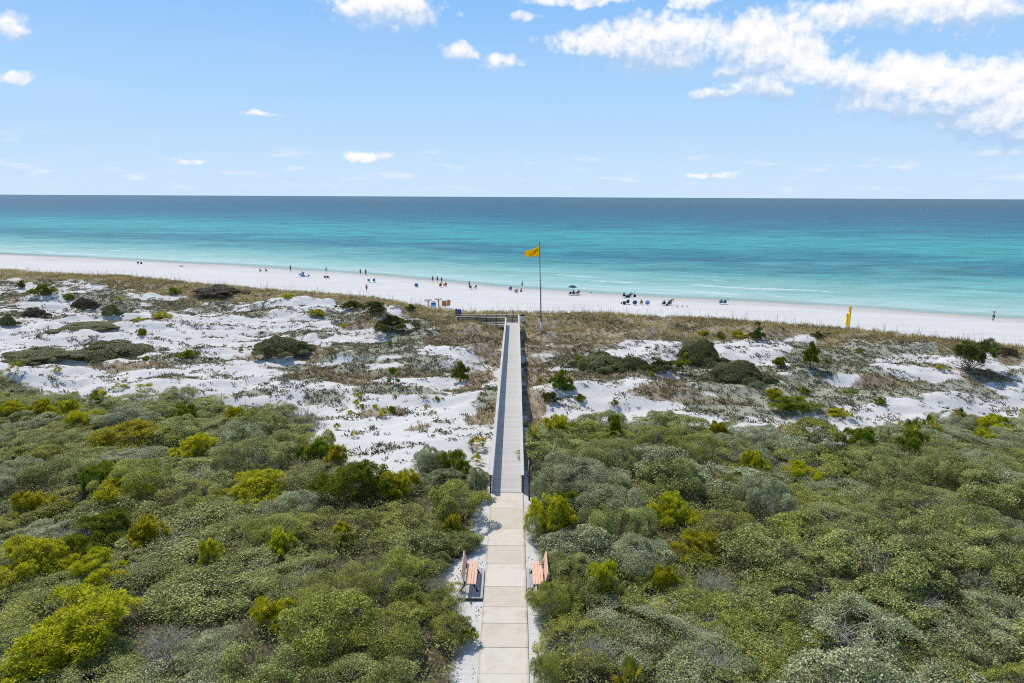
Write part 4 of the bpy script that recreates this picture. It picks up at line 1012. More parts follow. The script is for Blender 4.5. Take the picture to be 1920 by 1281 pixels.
o = obj('ground_cover', mesh_np('ground_cover', V, Fc, {'lc': ('FACE', A)}), M['cover']); tag(o, 'low grey-green and reddish creeping plants scattered over the white dune sand', 'ground cover', kind='stuff')
# leaf litter beside the path and in the alcoves
n = 9000; x = rg.uniform(-4.5, 4.0, n); y = rg.uniform(17, 47, n)
pr = fbm(x/.9, y/.9, 121, 3); k = (np.abs(x) > .98) & (pr > .52) & (~scrub_mask(x, y)) & (np.abs(x) < 3.6)
x, y = x[k], y[k]; z = h0(x, y)+.012
V, Fc, A = leaves(np.stack([x, y, z], -1), np.array([0,0,1.])+rg.normal(size=(len(x),3))*.25, .06+.05*rg.random(len(x)), .03+.02*rg.random(len(x)), rg.random(len(x)), rg)
o = obj('leaf_litter', mesh_np('leaf_litter', V, Fc, {'lc': ('FACE', A)}), M['brownleaf']); tag(o, 'fallen brown leaves on the sand verges beside the path', 'leaf litter', kind='stuff')

# ------------------------------------------------------------------ shrubs placed one by one
LIB = {}
def lib(k, f):
    if k not in LIB: LIB[k] = f()
    return LIB[k]
for i in range(4):
    LIB['puff%d' % i] = puff_mesh(200+i); LIB['mat%d' % i] = mat_dome_mesh(300+i); LIB['palm%d' % i] = palmetto_mesh(400+i); LIB['tw%d' % i] = twig_mesh(500+i, 16, 1.0, .85)
    LIB['small%d' % i] = puff_mesh(230+i, 40, 60, None, .22, .16, .05)
for i in range(3): LIB['fine%d' % i] = puff_mesh(280+i, 420, 80, None, .105, .055, .018)
for i in range(2):
    LIB['dead%d' % i] = twig_mesh(540+i, 90, 1.2, 1.0, .011, 5, 'branches')
    LIB['dense%d' % i] = puff_mesh(250+i, 260, 70, None, .12, .075, .026, shell=.3)
fan = [(math.cos(a)*d, math.sin(a)*d*.7, .34+.52*d/.8+.06*math.sin(3*a), .22, .22, .19) for a, d in [(k*.8, .8*(.3+.7*((k*.37) % 1))) for k in range(22)]]+[(0,0,.70,.5,.4,.2)]
LIB['fan'] = puff_mesh(260, 230, 80, fan, .12, .10, .03, zmin=-.6)
def trunk_mesh(seed, lean, forks):
    rg = np.random.default_rng(seed); mb = MB()
    mb.tube([(0,0,-.05),(lean*.2,.01,.25),(lean*.6,.0,.55),(lean,0,.86)], [.05,.042,.03,.012], 7)
    for k in range(forks):
        a = rg.random()*6.28; z0 = rg.uniform(.08, .55); L = rg.uniform(.3, .5)
        p = Vector((lean*z0,0,z0)); q = p+Vector((math.cos(a)*L, math.sin(a)*L, rg.uniform(.05, .3)))
        mb.tube([p, p.lerp(q, .5)+Vector((0,0,.03)), q], [.024,.016,.007], 5)
    return mb.mesh('trunk', 0, True)
pl = [(0,0,.86,.16,.16,.16),(.12,.05,.68,.2,.18,.12),(-.2,0,.6,.18,.18,.12),(.38,.1,.5,.17,.16,.1),(-.38,-.1,.34,.2,.2,.12),(.3,-.25,.25,.22,.2,.14),(-.15,.3,.28,.25,.2,.14),(.1,-.3,.42,.18,.18,.1),(.55,0,.62,.1,.1,.07),(-.5,.1,.55,.1,.1,.07)]
LIB['pine'] = puff_mesh(270, 150, 70, pl, .10, .09, .024); LIB['pinet'] = trunk_mesh(1, .06, 9)
pl2 = [(.0,0,.85,.34,.3,.13),(-.1,0,.7,.2,.2,.12),(-.42,.1,.12,.13,.13,.1),(.45,0,.16,.2,.16,.1)]
LIB['pine2'] = puff_mesh(271, 70, 70, pl2, .11, .09, .026); LIB['pinet2'] = trunk_mesh(2, .05, 5)
pl3 = [(0,0,.8,.55,.5,.16),(.4,.1,.68,.3,.3,.14),(-.4,-.1,.72,.3,.3,.14),(.1,-.3,.62,.35,.3,.14)]
LIB['tree3'] = puff_mesh(272, 110, 70, pl3, .12, .1, .03); LIB['fant'] = twig_mesh(560, 34, .8, .8, .02, 2, 'branches')
KINDS = {  # kind: object name, category, crown meshes, material, stem mesh, stem material, height pad
 'lime': ('yellow_green_shrub','shrub',['puff0','puff1','puff2','puff3'],'lime','tw'), 'green': ('green_shrub','shrub',['puff0','puff1','puff2','puff3'],'green','tw'),
 'dark': ('dark_green_shrub','shrub',['dense0','dense1'],'dark','tw'), 'round': ('round_shrub','shrub',['dense0','dense1'],'green','tw'),
 'mat': ('wind_clipped_shrub','shrub',['mat0','mat1','mat2','mat3'],'mat','tw'), 'brown': ('dry_brown_shrub','shrub',['mat0','mat1','mat2','mat3'],'brownleaf','tw'),
 'sage': ('sage_shrub','shrub',['small0','small1'],'sage','tw'), 'tuft': ('small_shrub','shrub',['small0','small1','small2','small3'],'lime','tw'),
 'tuftd': ('small_shrub','shrub',['small0','small1','small2','small3'],'green','tw'),
 'palm': ('saw_palmetto','palmetto',['palm0','palm1','palm2','palm3'],'palm',None), 'pine': ('young_pine','tree',['pine'],'green','pinet'), 'pine2': ('young_pine','tree',['pine2'],'green','pinet2'),
 'tree3': ('small_tree','tree',['tree3'],'green','pinet'), 'fan': ('fan_shaped_tree','tree',['fan'],'dark','fant'), 'dead': ('bare_shrub','shrub',['dead0','dead1'],None,None)}
SHR = []; _c = 0
def shrub(px, py, w, h_, kind, label, group=None, zbase=None):
    global _c
    nm, cat, ms, mt, stem = KINDS[kind]; _c += 1
    mt_ = kind in ('mat', 'brown'); dep = .72 if mt_ else 1.0
    if scrub_at(px, py):      # stands within the thicket: pixel bottom is the canopy, not the ground
        x, y = at_z(px, py, .8); z = gz(x, y); k = mpp(y, 1); th = math.atan2(CAMH-1, y); W = w*k/2*1.28
        H = 1.05+max(.3, (h_*k-1.1*W*math.sin(th))/math.cos(th))*.9; y += W*.5
    else:
        x, y, z = hit(px, py-1); k = mpp(y, z); th = math.atan2(CAMH-z, y); W = w*k/2*1.05
        H = max(.42*h_*k, (h_*k-1.2*W*dep*math.sin(th))/math.cos(th))*1.05; y += W*dep*.7
    z = gz(x, y)
    o = empty(nm, (x, y, z-.05), (_c*2.39) % 6.28 if kind not in ('mat','brown','fan','pine','pine2') else 0); tag(o, label, cat, group)
    me = LIB[('fine%d' % (_c % 3)) if (W > 1.1 and ms[0] == 'puff0') else ms[_c % len(ms)]]
    sy = W if kind not in ('mat', 'brown') else W*.72
    sc = (W, sy, H*(1.0 if not mt_ else 1.3))
    if kind == 'palm': sc = (max(W, .5), max(W, .5), max(H*.95, .6))
    if kind == 'dead': c = obj('branches', me, M['twig'], o); c.scale = (W, W, H)
    else:
        c = obj('fronds' if kind == 'palm' else ('crown' if cat == 'tree' else 'foliage'), me, M[mt], o); c.scale = sc
        recolor(c, M[mt])
    if kind not in ('palm', 'dead'):
        sm_ = LIB[stem+str(_c % 4)] if stem == 'tw' else LIB[stem]
        c = obj('trunk' if stem.startswith('pinet') else 'branches', sm_, M['bark'], o); c.scale = (sc[0]*.9, sc[1]*.9, sc[2]*.85)
    SHR.append((x, y, max(W, sy), H, kind))
    return o
def scrub_at(px, py):
    x, y = at_z(px, py, .7); return bool(scrub_mask(np.array([x]), np.array([y]))[0])
GD, GT = 'shrubs dotted over the dunes', 'yellow-green shrubs standing out of the thicket'
for a in [
 (187,678,178,52,'mat','largest low wind-clipped grey-green shrub dome on the left dunes'),
 (50,682,130,28,'mat','long low grey-green shrub mound at the left edge beside the largest dome'),
 (60,662,36,15,'lime','yellow-green clump at the back of the left-edge shrub mound'),
 (71,563,44,26,'green','broad green shrub on the upper white slope at far left'),
 (37,543,15,15,'dark','small dark bush on the crest slope at far left'),
 (124,566,20,14,'green','small green bush right of the broad far-left shrub'),
 (153,581,44,21,'brown','brown wind-clipped hummock on the upper left slope'),
 (203,597,36,21,'mat','dark grey-green hummock right of the brown one on the left slope'),
 (148,618,112,19,'mat','long narrow olive shrub mat lying across the left white slope'),
 (222,567,11,9,'tuft','tiny yellow-green tuft on the left slope near the dark hummock'),
 (321,556,21,14,'green','green bush below the brown ridge at left'),
 (256,605,15,11,'tuft','small yellow-green tuft on open sand left of the double bush'),
 (297,601,36,16,'lime','double yellow-green bush on the mid left white slope'),
 (262,634,21,17,'green','two-headed green bush above the largest dome\'s right end'),
 (344,673,35,19,'round','round isolated green bush on white sand at left'),
 (270,679,17,13,'green','small green bush at the right foot of the largest dome'),
 (57,595,46,18,'brown','dark brown hummock on the far-left slope'),
 (8,613,34,20,'mat','hummock cut by the left edge of the photo'),
 (104,703,17,10,'tuft','small bright yellow tuft on sand just above the left thicket'),
 (318,616,11,7,'tuft','tiny green tuft on white sand right of the double bush'),
 (450,662,9,9,'tuftd','tiny green bush alone on sand left of the dark dome'),
 (400,563,90,20,'brown','long brown shrub bank under the left ridge'),
 (522,676,98,37,'mat','dark domed wind-clipped shrub in the middle left dunes'),
 (590,598,33,14,'lime','yellow-green flat bush left of the dark hilltop shrubs'),
 (655,586,44,21,'dark','dark rounded shrub just below the ridge left of the boardwalk'),
 (700,594,50,26,'dark','dark shrub with lighter face right of the rounded ridge shrub'),
 (732,628,78,40,'dark','biggest dark green shrub on the dunes left of the boardwalk'),
 (643,617,15,9,'tuft','small yellow-green tuft left of the biggest dark shrub'),
 (770,586,19,13,'dark','small dark bush on the ridge right of the big dark shrubs'),
 (536,562,26,11,'lime','low yellow-green bush against the brown ridge grass'),
 (731,649,9,9,'tuftd','tiny green tuft below the biggest dark shrub'),
 (735,724,37,34,'pine2','young pine with one round head and low side tufts'),
 (862,724,52,42,'pine','bushy young pine left of the boardwalk'),
 (921,733,30,14,'sage','pale sage bush touching the left side of the boardwalk'),
 (532,721,21,10,'sage','pale sage bush on sand above the left thicket'),
 (1316,687,88,54,'mat','large swept dark shrub dome on the right dune'),
 (1293,681,27,26,'lime','bright yellow-green bush at the foot of the right swept dome'),
 (1323,634,25,13,'lime','yellow-green bush on the crest above the right swept dome'),
 (1353,639,21,15,'green','small green bush on the crest right of the yellow-green one'),
 (1390,636,36,18,'lime','wide yellow-green bush on top of the right dune'),
 (1421,644,24,26,'dark','dark bush on the right dune shoulder'),
 (1132,698,108,38,'mat','long low green shrub mat right of the boardwalk'),
 (1190,696,60,30,'mat','grey-green hummock adjoining the long mat right of the boardwalk'),
 (1087,682,21,12,'green','small green bush at the left end of the long mat'),
 (1245,707,62,30,'dark','dark bushy shrub left of the small spreading tree'),
 (1283,706,42,30,'tree3','small spreading tree with visible trunk right of the dark bushy shrub'),
 (1221,712,13,10,'tuft','tiny yellow-green tuft below the dark bushy shrub'),
 (1390,722,110,48,'mat','broad olive-green shrub mound below the right swept dome'),
 (1050,742,38,42,'round','tall green bush on the sand hump right of the boardwalk'),
 (1064,739,24,17,'round','lower green bush leaning on the tall one right of the boardwalk'),
 (1013,722,11,11,'tuft','tiny yellow-green tuft near the right rail of the boardwalk'),
 (1422,613,15,9,'dark','tiny dark bush in the ridge grass at right'),
 (1525,702,46,48,'pine','dark green young pine with visible trunk on the right dunes'),
 (1467,692,25,23,'green','round green bush left of the right-hand pine'),
 (1537,638,21,14,'dark','small dark bush on the slope under the yellow posts'),
 (1615,667,19,11,'tuftd','small green bush on the white slope right of the yellow posts'),
 (1838,716,90,64,'fan','fan-shaped spreading tree with bare stems at the far right'),
 (1764,698,13,12,'tuft','small yellow-green tuft left of the fan-shaped tree'),
 (1895,669,42,15,'brown','brown shrub above the fan-shaped tree'),
 (1554,684,16,13,'tuftd','small green bush right of the right-hand pine'),
 (1458,756,40,25,'lime','yellow-olive round bush on the flat below the right dunes'),
 (1500,785,80,40,'round','largest rounded green bush at the upper edge of the right thicket'),
 (1512,745,25,15,'round','small round olive bush above the largest rounded bush'),
 (1578,785,44,21,'lime','low yellow-green bush right of the largest rounded bush'),
 (1654,763,27,18,'round','olive bush at the end of the sand strip at right'),
 (1604,742,42,11,'tuftd','flat green bush on the flat at right'),
 (1427,737,32,19,'sage','pale olive bush left of the yellow-olive round bush'),
 (734,776,17,15,'round','round green bush on sand left of the boardwalk'),
 (673,752,15,12,'tuft','upper of the yellow-green tufts scattered on sand above the thicket tip'),
 (668,762,13,11,'tuft','left tuft of the touching pair on sand'), (679,770,14,11,'tuft','right tuft of the touching pair on sand'),
 (702,771,13,10,'tuft','yellow tuft between the touching pair and the round green bush'), (715,787,14,20,'tuft','taller yellow-green tuft beside a brown grass patch'),
 (655,778,12,9,'tuft','lowest-left small yellow tuft on the open sand'),
 (819,757,18,9,'tuftd','flat green tuft on the sand hump left of the boardwalk'), (798,769,7,8,'tuft','tiny yellow-green sprig on the sand hump'),
 (893,850,54,36,'palm','yellow and green saw palmetto against the boardwalk\'s left side'),
 (892,874,34,26,'palm','bright yellow palmetto at the tip of the left thicket'),
 (582,797,28,26,'palm','palmetto alone on sand beside the bare grey shrub'), (632,809,15,15,'palm','small palmetto on sand right of the lone palmetto'),
 (663,824,22,18,'palm','yellow palmetto at the sandy edge of the left thicket'),
 (1003,822,32,50,'palm','dark palmetto against the right side of the boardwalk'),
 (565,778,70,42,'dead','bare grey shrub at the sandy corner of the left thicket'),
 (1031,762,33,26,'dark','dark rounded bush at the near corner of the right thicket'), (1088,757,19,17,'round','round bush on sand at the edge of the right thicket'), (1153,767,15,13,'tuftd','small bright bush at the upper edge of the right thicket')]:
    shrub(*a, group=GD)
for a in [
 (848,885,62,46,'green','bright green shrub at the inner tip of the left thicket by the boardwalk'),
 (655,925,120,82,'green','largest bright green shrub in the left thicket near the sand tongue'),
 (735,915,70,48,'lime','yellow-green shrub right of the largest bright green one'),
 (220,828,135,46,'lime','long bright yellow shrub in the upper left thicket'),
 (352,842,66,32,'lime','oblong yellow-green shrub right of the long bright yellow one'),
 (165,915,78,62,'green','darker half of the twin shrubs in the left thicket'), (210,945,86,55,'lime','brighter half of the twin shrubs in the left thicket'),
 (458,928,122,54,'lime','flat-topped yellow-green shrub in the middle of the left thicket'),
 (36,948,60,25,'lime','small bright shrub at the left edge of the thicket'), (95,948,36,20,'lime','small yellow-green shrub left of the twin shrubs'),
 (65,765,44,24,'lime','yellow-green shrub in the upper left corner of the thicket'), (112,762,44,26,'lime','second yellow-green shrub in the upper left corner, beside its twin'),
 (142,782,72,22,'lime','low spreading yellow shrub behind the long bright one'), (8,770,40,28,'lime','yellow-green shrub cut by the left edge near the dunes'),
 (175,1005,110,56,'green','muted green shrub below the twin shrubs'), (265,1005,64,40,'lime','pale yellow shrub right of the muted green one'),
 (50,1065,130,76,'lime','broad yellow-green shrub at the left edge above a dark hollow'), (170,1070,90,50,'lime','yellow-green shrub right of the dark hollow'),
 (85,1225,225,140,'lime','largest bright yellow shrub at the bottom left corner'),
 (442,780,46,24,'lime','yellow-green shrub beneath the dunes in the upper left thicket'), (345,775,40,20,'green','green shrub in the upper middle of the left thicket'),
 (590,852,42,36,'green','green shrub at the thicket edge under the lone palmetto'), (628,858,34,28,'lime','bright yellow-green shrub right of the thicket-edge one'),
 (520,1018,44,26,'lime','orange-tinged shrub low in the left thicket'), (382,1040,40,28,'lime','small yellow shrub left of the orange-tinged one'), (495,1150,60,34,'lime','yellow-olive shrub near the bottom of the left thicket'),
 (640,1000,36,22,'lime','tiny yellow-green clump in the middle of the left thicket'), (850,985,34,20,'lime','small yellow clump close to the path in the left thicket'),
 (1155,808,28,28,'green','bright shrub at the upper edge of the right thicket'), (1036,985,70,74,'lime','bright yellow-green shrub beside the path where the boardwalk begins'),
 (1060,955,50,40,'green','green shrub behind the bright one at the boardwalk\'s start'),
 (1268,968,78,46,'lime','rounded yellow-green shrub in the middle of the right thicket'), (1325,1030,92,40,'lime','spiky bright yellow shrub below the rounded one'),
 (1620,826,56,38,'green','dark yellow-green shrub at the upper edge of the right thicket'), (1350,803,30,16,'lime','pale yellow shrub at the upper edge of the right thicket'),
 (1880,782,50,28,'lime','bright yellow-green shrub near the right edge'), (1855,812,42,18,'lime','flat yellow-green shrub near the right edge below its neighbour'),
 (1722,828,40,30,'green','green shrub under the orange palmettos'), (1515,885,60,26,'lime','dull yellow shrub in the middle of the right thicket'), (1415,870,44,26,'lime','dull yellow-green shrub left of the middle one'),
 (1130,1100,60,46,'lime','yellow-green shrub behind the right bench'), (1045,800,44,34,'lime','olive-yellow shrub in the near corner of the right thicket'), (1250,1090,46,30,'lime','faint yellow-green clump low in the right thicket')]:
    shrub(*a, group=GT)
for a in [(1702,780,36,22,'orange palmetto at the left of the orange group in the right thicket'),(1748,778,36,34,'orange palmetto at the top of the orange group'),(1722,796,40,28,'orange palmetto at the centre of the orange group'),(1765,805,40,28,'orange palmetto at the right of the orange group'),(1715,805,30,20,'orange palmetto at the bottom of the orange group'),(1815,764,40,22,'orange palmetto on the sandy upper edge at right'),(1895,772,36,18,'orange palmetto near the right edge of the photo'),
  (175,742,44,26,'green palmetto on the sandy upper edge of the left thicket'),(215,737,40,16,'yellow palmetto right of the green one on the left upper edge'),(262,735,50,18,'dark palmetto at the right end of the row on the left upper edge'),(22,708,44,30,'yellow palmetto at the left edge above the thicket'),
  (884,1222,38,46,'green palmetto arching over the sand left of the path'),(1188,1285,70,60,'palmetto in a dark gap at the bottom of the right thicket')]:
    shrub(a[0], a[1], a[2], a[3], 'palm', a[4], 'saw palmettos along the thicket')
for a in [(128,1015,60,46,'bare grey shrub beside the broad yellow-green shrub at left'),(1742,1140,80,24,'pale bare shrub on the canopy at right'),(1345,1100,70,40,'bare pale twigs in the middle of the right thicket'),(290,1215,110,50,'bare pale branches near the bottom left corner'),(1118,1235,80,60,'bare branching shrub near the bottom right of the path'),(1850,1095,70,26,'bare pale shrub at the right edge'),(820,1105,40,40,'bare pale twigs behind the left bench'),(1340,1240,80,50,'bare tangled shrub at the bottom of the right thicket')]:
    shrub(a[0], a[1], a[2], a[3], 'dead', a[4], 'bare dead shrubs in the thicket')

# ------------------------------------------------------------------ the thicket: scrub oaks
OAK = [oak_mesh(700+i, [46000,56000,34000][i % 3], [1.0,.85,1.32][i % 3]) for i in range(9)]; OTW = [twig_mesh(720+i, 30, .9, 1.0, .010, 7) for i in range(5)]
def poisson(poly, rg, dmin, n=9000):
    P = np.array(poly); pts = []
    for _ in range(n):
        x = rg.uniform(P[:,0].min(), P[:,0].max()); y = rg.uniform(P[:,1].min(), P[:,1].max())
        if not pip(np.array([x]), np.array([y]), poly)[0]: continue
        if abs(x-CAMX) > (y+2)*.80+11 or y < 8: continue
        r = dmin*rg.uniform(.72, 1.22)
        if all((x-a)**2+(y-b)**2 > (.5*(r+c))**2 for a, b, c in pts): pts.append((x, y, r))
    return pts
def edge_dist(x, y, poly):
    P = np.array(poly); Q = np.roll(P, -1, 0); d = Q-P; w = np.array([x, y])-P
    t_ = np.clip(np.sum(w*d, 1)/np.maximum(np.sum(d*d, 1), 1e-9), 0, 1)
    return float(np.min(np.linalg.norm(w-d*t_[:,None], axis=1)))
DM = 2.55
rgo = np.random.default_rng(4)
ptsL = poisson(LEFT, rgo, DM); ptsR = poisson(RIGHT, rgo, DM)
cand = [(x, y, r, 0) for x, y, r in ptsL]+[(x, y, r, 1) for x, y, r in ptsR]
EXTRA = [(2.28,25.8,1.3,1),(2.85,27.6,1.2,1),(2.35,29.7,1.1,1),(-2.8,25.3,1.1,0),(-3.4,28.6,1.2,0),(-2.35,30.4,1.0,0),(-2.1,37.2,1.0,0),(-2.3,34.6,1.1,0),(1.95,34.2,1.0,1),(-3.3,39.0,1.2,0),(-4.9,39.6,1.2,0)]
cand = EXTRA+cand; 
oi = 0; stuffpts = []
for (x, y, r, sd) in cand:
    ed = 1.0 if (x, y, r, sd) in EXTRA else edge_dist(x, y, LEFT if sd == 0 else RIGHT)
    if any((x-a)**2+(y-b)**2 < (w*.62)**2 for a, b, w, H, k in SHR if k not in ('dead', 'palm')): continue
    rr = r*rgo.uniform(.74, 1.0)
    rr = min(rr, max(.85, ed+.75)); hh_ = rgo.uniform(1.05, 2.15)*(.70+.30*min(1, rr/1.6))*(.75 if y > 48 else 1.0)
    # keep low in front of the shrubs that show above the canopy
    for a, b, w, H, k in SHR:
        if 0 < b-y < 3.2+w and abs(a-x) < w*.9+.4*rr: hh_ = min(hh_, max(.75, H*.55))
    if oi >= 300 or abs(x-CAMX) > (y+2)*.80+1.5 or y < 15.5: stuffpts.append((x, y, rr, hh_)); continue
    if y < 45 and abs(x) < 3: rr = max(.5, min(rr, abs(x)-(1.4 if (x > 0 and y > 33.5) else .98)))
    z = gz(x, y); o = empty('scrub_oak', (x, y, z-.08), rgo.random()*6.28)
    tag(o, 'grey-green scrub oak bush in the dense thicket left of the path' if sd == 0 else 'grey-green scrub oak bush in the dense thicket right of the path', 'shrub', 'scrub oaks of the left thicket' if sd == 0 else 'scrub oaks of the right thicket')
    om = M['oak_silver'] if fbm(x/5., y/4., 151, 2)+.6*(rgo.random()-.5)+(.07 if sd else -.05) > .68 else (M['oak_olive'] if fbm(x/4., y/4., 157, 2)+.6*(rgo.random()-.5)+(.12 if y < 27 and abs(x) < 9 else 0) > .66 else M['oak'])
    c = obj('foliage', OAK[oi % 9], M['oak'], o); recolor(c, om); c.scale = (rr*1.12, rr*1.12*rgo.uniform(.85, 1.15), hh_*1.02)
    c = obj('branches', OTW[oi % 5], M['bark'], o); recolor(c, M['bark'] if oi % 5 in (0, 3) else M['twig']); c.scale = (rr*1.05, rr*1.05, hh_*(1.12 if oi % 5 < 3 else .98))
    oi += 1
print('OAKS', oi, 'extra', len(stuffpts), 'area pts', len(cand))
# undergrowth filling the gaps between the bushes
rgu = np.random.default_rng(15); parts = []
for poly in (LEFT, RIGHT):
    P = np.array(poly); n = 640000
    x = rgu.uniform(P[:,0].min(), P[:,0].max(), n); y = rgu.uniform(8, P[:,1].max(), n)
    k = pip(x, y, poly) & (np.abs(x-CAMX) < (y+3)*.82+8); x, y = x[k], y[k]
    hgt = (.15+.95*fbm(x/1.3, y/1.3, 131, 3))*1.0*np.where(y > 46, .8, 1.0); z = h0(x, y)+hgt*rgu.random(len(x))**.5
    lc = np.clip(rgu.normal(.40, .2, len(x))+.5*(fbm(x/.7, y/.7, 141, 2)-.5), 0, .9)
    parts.append(leaves(np.stack([x, y, z], -1), np.array([0,0,.8])+rgu.normal(size=(len(x),3))*.7, .07+.06*rgu.random(len(x)), .04+.03*rgu.random(len(x)), lc, rgu))
V, Fc, A = join(parts)
o = obj('undergrowth', mesh_np('undergrowth', V, Fc, {'lc': ('FACE', A)}), M['oak']); tag(o, 'low leafy undergrowth filling the gaps between the scrub bushes', 'undergrowth', kind='stuff')
parts = []
for q_, (x0, y0, rr, hh_) in enumerate(stuffpts):
    me = OAK[q_ % 9]; nv = len(me.vertices); V = np.empty(nv*3, np.float32); me.vertices.foreach_get('co', V); V = V.reshape(-1, 4, 3)
    A = np.empty(nv//4, np.float32); me.attributes['lc'].data.foreach_get('value', A)
    V = V[::6]; A = A[::6]; c_ = V.mean(1, keepdims=True); V = (c_+(V-c_)*2.2).reshape(-1, 3)*np.array([rr*1.12, rr*1.12, hh_])
    a = rgu.random()*6.28; V = V @ np.array([[math.cos(a), math.sin(a), 0], [-math.sin(a), math.cos(a), 0], [0,0,1]])+np.array([x0, y0, gz(x0, y0)])
    parts.append((V, np.arange(len(V)).reshape(-1, 4), A))
if parts:
    V, Fc, A = join(parts); o = obj('scrub_thicket', mesh_np('scrub_thicket', V, Fc, {'lc': ('FACE', A)}), M['oak']); tag(o, 'outer scrub thicket merging into one mass beyond the nearer bushes', 'thicket', kind='stuff')

# ------------------------------------------------------------------ sky, sun, camera
SUN_EL, SUN_AZ = R_(54), R_(-36)        # ahead of the camera and to the left
w = bpy.data.worlds.new("World"); SC.world = w; w.use_nodes = True; w.node_tree.nodes.clear(); t = NT(w.node_tree)
out = t.n('ShaderNodeOutputWorld')
sky = t.n('ShaderNodeTexSky'); sky.sky_type = 'NISHITA'; sky.sun_disc = False; sky.sun_elevation = SUN_EL; sky.sun_rotation = SUN_AZ
sky.altitude = 20; sky.air_density = 1.0; sky.dust_density = .25; sky.ozone_density = 2.2
SKY_STR = .15
co = t.n('ShaderNodeTexCoord').outputs['Generated']; sp = t.n('ShaderNodeSeparateXYZ', {0: co})
az = t.m('ARCTAN2', sp.outputs[0], sp.outputs[1]); el = t.m('ARCSINE', sp.outputs[2])
pv = t.n('ShaderNodeCombineXYZ', {0: az, 1: el, 2: 0.0}).outputs[0]
def azel(px, py):
    d = ray(px, py); d = d/np.linalg.norm(d); return math.atan2(d[0], d[1]), math.asin(d[2])
warp = t.n('ShaderNodeTexNoise', {'Vector': pv, 'Scale': 26.0, 'Detail': 3.0}).outputs[1]
pw = t.vm('ADD', pv, t.vm('MULTIPLY', t.vm('SUBTRACT', warp, (.5,.5,.5)), (.035,.016,0)))
CL = [(720,16,120,40,1),(1130,80,120,34,.95),(1240,88,120,52,1.25),(1310,62,70,30,.9),(1445,100,88,62,1.6),(1340,180,60,16,.8),(1440,172,80,20,.8),(1570,144,70,34,1),(1680,156,120,48,1.3),(1800,180,112,54,1.3),(1890,200,105,62,1.3),(1915,245,60,34,1),
      (1610,42,60,14,.85),(1720,12,180,32,1.1),(1840,28,95,26,1),(938,118,46,18,.9),(862,97,46,22,.6),(683,291,54,14,.85),(1335,327,70,8,.65),(18,50,36,26,.8),(34,147,34,11,.6),(485,213,52,8,.4),(1090,0,120,14,.9),(1300,0,60,18,.85),(985,34,40,12,.4),(345,300,60,7,.45)]
L = None; sh_n = None; sh_d = None
for (px, py, rx, ry, op) in CL:
    cx, cy = azel(px, py); s = (FPX/(rx*1.0)*.98, FPX/(ry*1.0)*.98, 0)
    v = t.vm('MULTIPLY', t.vm('SUBTRACT', pw, (cx, cy, 0)), s); ln = t.vm('LENGTH', v)
    if op != 1: ln = t.m('ADD', ln, (1-op)*.45)
    L = ln if L is None else t.n('ShaderNodeMath', {0: L, 1: ln, 2: .16}, operation='SMOOTH_MIN').outputs[0]
    if ry >= 16:
        wgt = t.m('MAXIMUM', t.m('SUBTRACT', 1.5, ln), 0.0); yv = t.n('ShaderNodeSeparateXYZ', {0: v}).outputs[1]
        a = t.m('MULTIPLY', wgt, yv)
        sh_n = a if sh_n is None else t.m('ADD', sh_n, a); sh_d = wgt if sh_d is None else t.m('ADD', sh_d, wgt)
def field(p):
    n_ = t.noise(t.vm('MULTIPLY', p, (1, 1.35, 1)), 24.0, 9, .60, .1)
    vo = t.n('ShaderNodeTexVoronoi', {'Vector': t.vm('ADD', p, t.vm('MULTIPLY', t.vm('SUBTRACT', warp, (.5,.5,.5)), (.02,.02,0))), 'Scale': 46.0, 'Detail': 2.5, 'Roughness': .55, 'Smoothness': .4}, feature='SMOOTH_F1', voronoi_dimensions='2D').outputs['Distance']
    return t.m('ADD', t.m('MULTIPLY', t.m('SUBTRACT', n_, .5), 1.5), t.m('MULTIPLY', t.m('SUBTRACT', .40, vo), .55))
n1 = field(pv); n1b = field(t.vm('ADD', pv, (-.004, .010, 0)))
n2 = t.noise(t.vm('MULTIPLY', pv, (1, 1.6, 1)), 110.0, 5, .6)
dens = t.m('ADD', t.m('MULTIPLY', t.m('SUBTRACT', 1.12, L), 1.5), n1)
dens = t.m('ADD', dens, t.m('MULTIPLY', t.m('SUBTRACT', n2, .5), .3))
alpha = t.m('POWER', t.ss(.0, .85, dens), .8)
# thin low wisps far out over the horizon
hz = t.noise(t.vm('MULTIPLY', pv, (14, 60, 1)), 1.0, 6, .6); band = t.m('MULTIPLY', t.ss(.004, .012, el), t.ss(.085, .035, el))
wisp = t.m('MULTIPLY', t.m('MULTIPLY', t.ss(.53, .72, hz), band), .6)
wide = t.m('MULTIPLY', t.ss(.52, .8, t.noise(t.vm('MULTIPLY', pv, (4, 14, 1)), 1.0, 5, .6)), .10)
shade = t.m('DIVIDE', sh_n, t.m('MAXIMUM', sh_d, .01))
lit_ = t.m('ADD', t.m('MULTIPLY', shade, .75), t.m('MULTIPLY', t.m('SUBTRACT', n1, n1b), .55))
lit_ = t.ss(-.55, .30, t.m('ADD', lit_, t.m('MULTIPLY', t.m('SUBTRACT', n2, .5), .3)))
ccol = t.mix(lit_, (.46,.64,.90,1), (1.0,1.0,1.02,1))
CS = 1/SKY_STR
def scaled(c, k):
    v = t.vm('SCALE', c); v.node.inputs['Scale'].default_value = k; return v
low = t.ramp(t.m('DIVIDE', el, R_(30.0)), [(0, (.62,.79,.975,1)), (.06, (.585,.775,.985,1)), (.25, (.43,.685,.99,1)), (.55, (.23,.505,.95,1)), (1, (.10,.30,.80,1))])
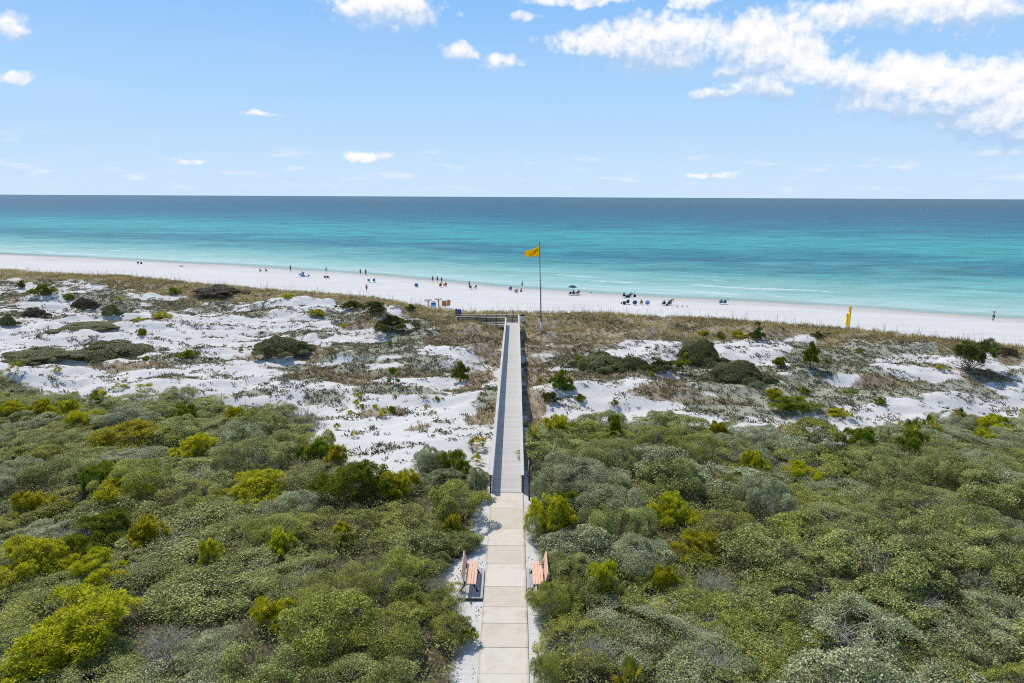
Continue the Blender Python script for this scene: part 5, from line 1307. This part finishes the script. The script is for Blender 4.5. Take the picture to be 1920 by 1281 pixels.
base = t.mix(t.ss(R_(38), R_(14), el), sky.outputs[0], scaled(low, CS))
skyc = t.mix(wisp, base, scaled(t.n('ShaderNodeRGB').outputs[0], CS)); 
for nd in w.node_tree.nodes:
    if nd.bl_idname == 'ShaderNodeRGB': nd.outputs[0].default_value = (.93,.95,.985,1)
skyc = t.mix(wide, skyc, scaled(t.n('ShaderNodeCombineXYZ', {0: .9, 1: .94, 2: 1.0}).outputs[0], CS)); skyc = t.mix(alpha, skyc, scaled(ccol, CS))
bg = t.n('ShaderNodeBackground', {'Color': skyc, 'Strength': SKY_STR}); t.nt.links.new(bg.outputs[0], out.inputs['Surface'])
ld = bpy.data.lights.new('sun', 'SUN'); ld.energy = 3.35; ld.angle = R_(.53); ld.color = (1.0, .955, .89)
so = bpy.data.objects.new('sun', ld); COL.objects.link(so)
sd_ = Vector((math.sin(SUN_AZ)*math.cos(SUN_EL), math.cos(SUN_AZ)*math.cos(SUN_EL), math.sin(SUN_EL)))
so.rotation_euler = sd_.to_track_quat('Z', 'Y').to_euler(); so.location = (0, 0, 60)
cd = bpy.data.cameras.new('camera'); cd.sensor_fit = 'HORIZONTAL'; cd.sensor_width = 36; cd.lens = 24.0; cd.clip_end = 200000; cd.clip_start = .1
cam = bpy.data.objects.new('camera', cd); COL.objects.link(cam); cam.location = (CAMX, 0, CAMH)
cam.rotation_euler = (Matrix.Rotation(math.pi/2-PITCH, 3, 'X') @ Matrix.Rotation(ROLL, 3, 'Z')).to_euler()
SC.camera = cam
SC.view_settings.view_transform = 'Standard'; SC.view_settings.look = 'None'; SC.view_settings.exposure = 0; SC.view_settings.gamma = 1
SC.render.engine = 'CYCLES'; cy = SC.cycles
cy.max_bounces = 6; cy.diffuse_bounces = 3; cy.glossy_bounces = 2; cy.transmission_bounces = 3; cy.transparent_max_bounces = 6
cy.pixel_filter_type = 'BLACKMAN_HARRIS'; cy.filter_width = 1.05; cy.use_denoising = False; cy.sample_clamp_indirect = 6
SC.world.cycles.sampling_method = 'MANUAL'; SC.world.cycles.sample_map_resolution = 512
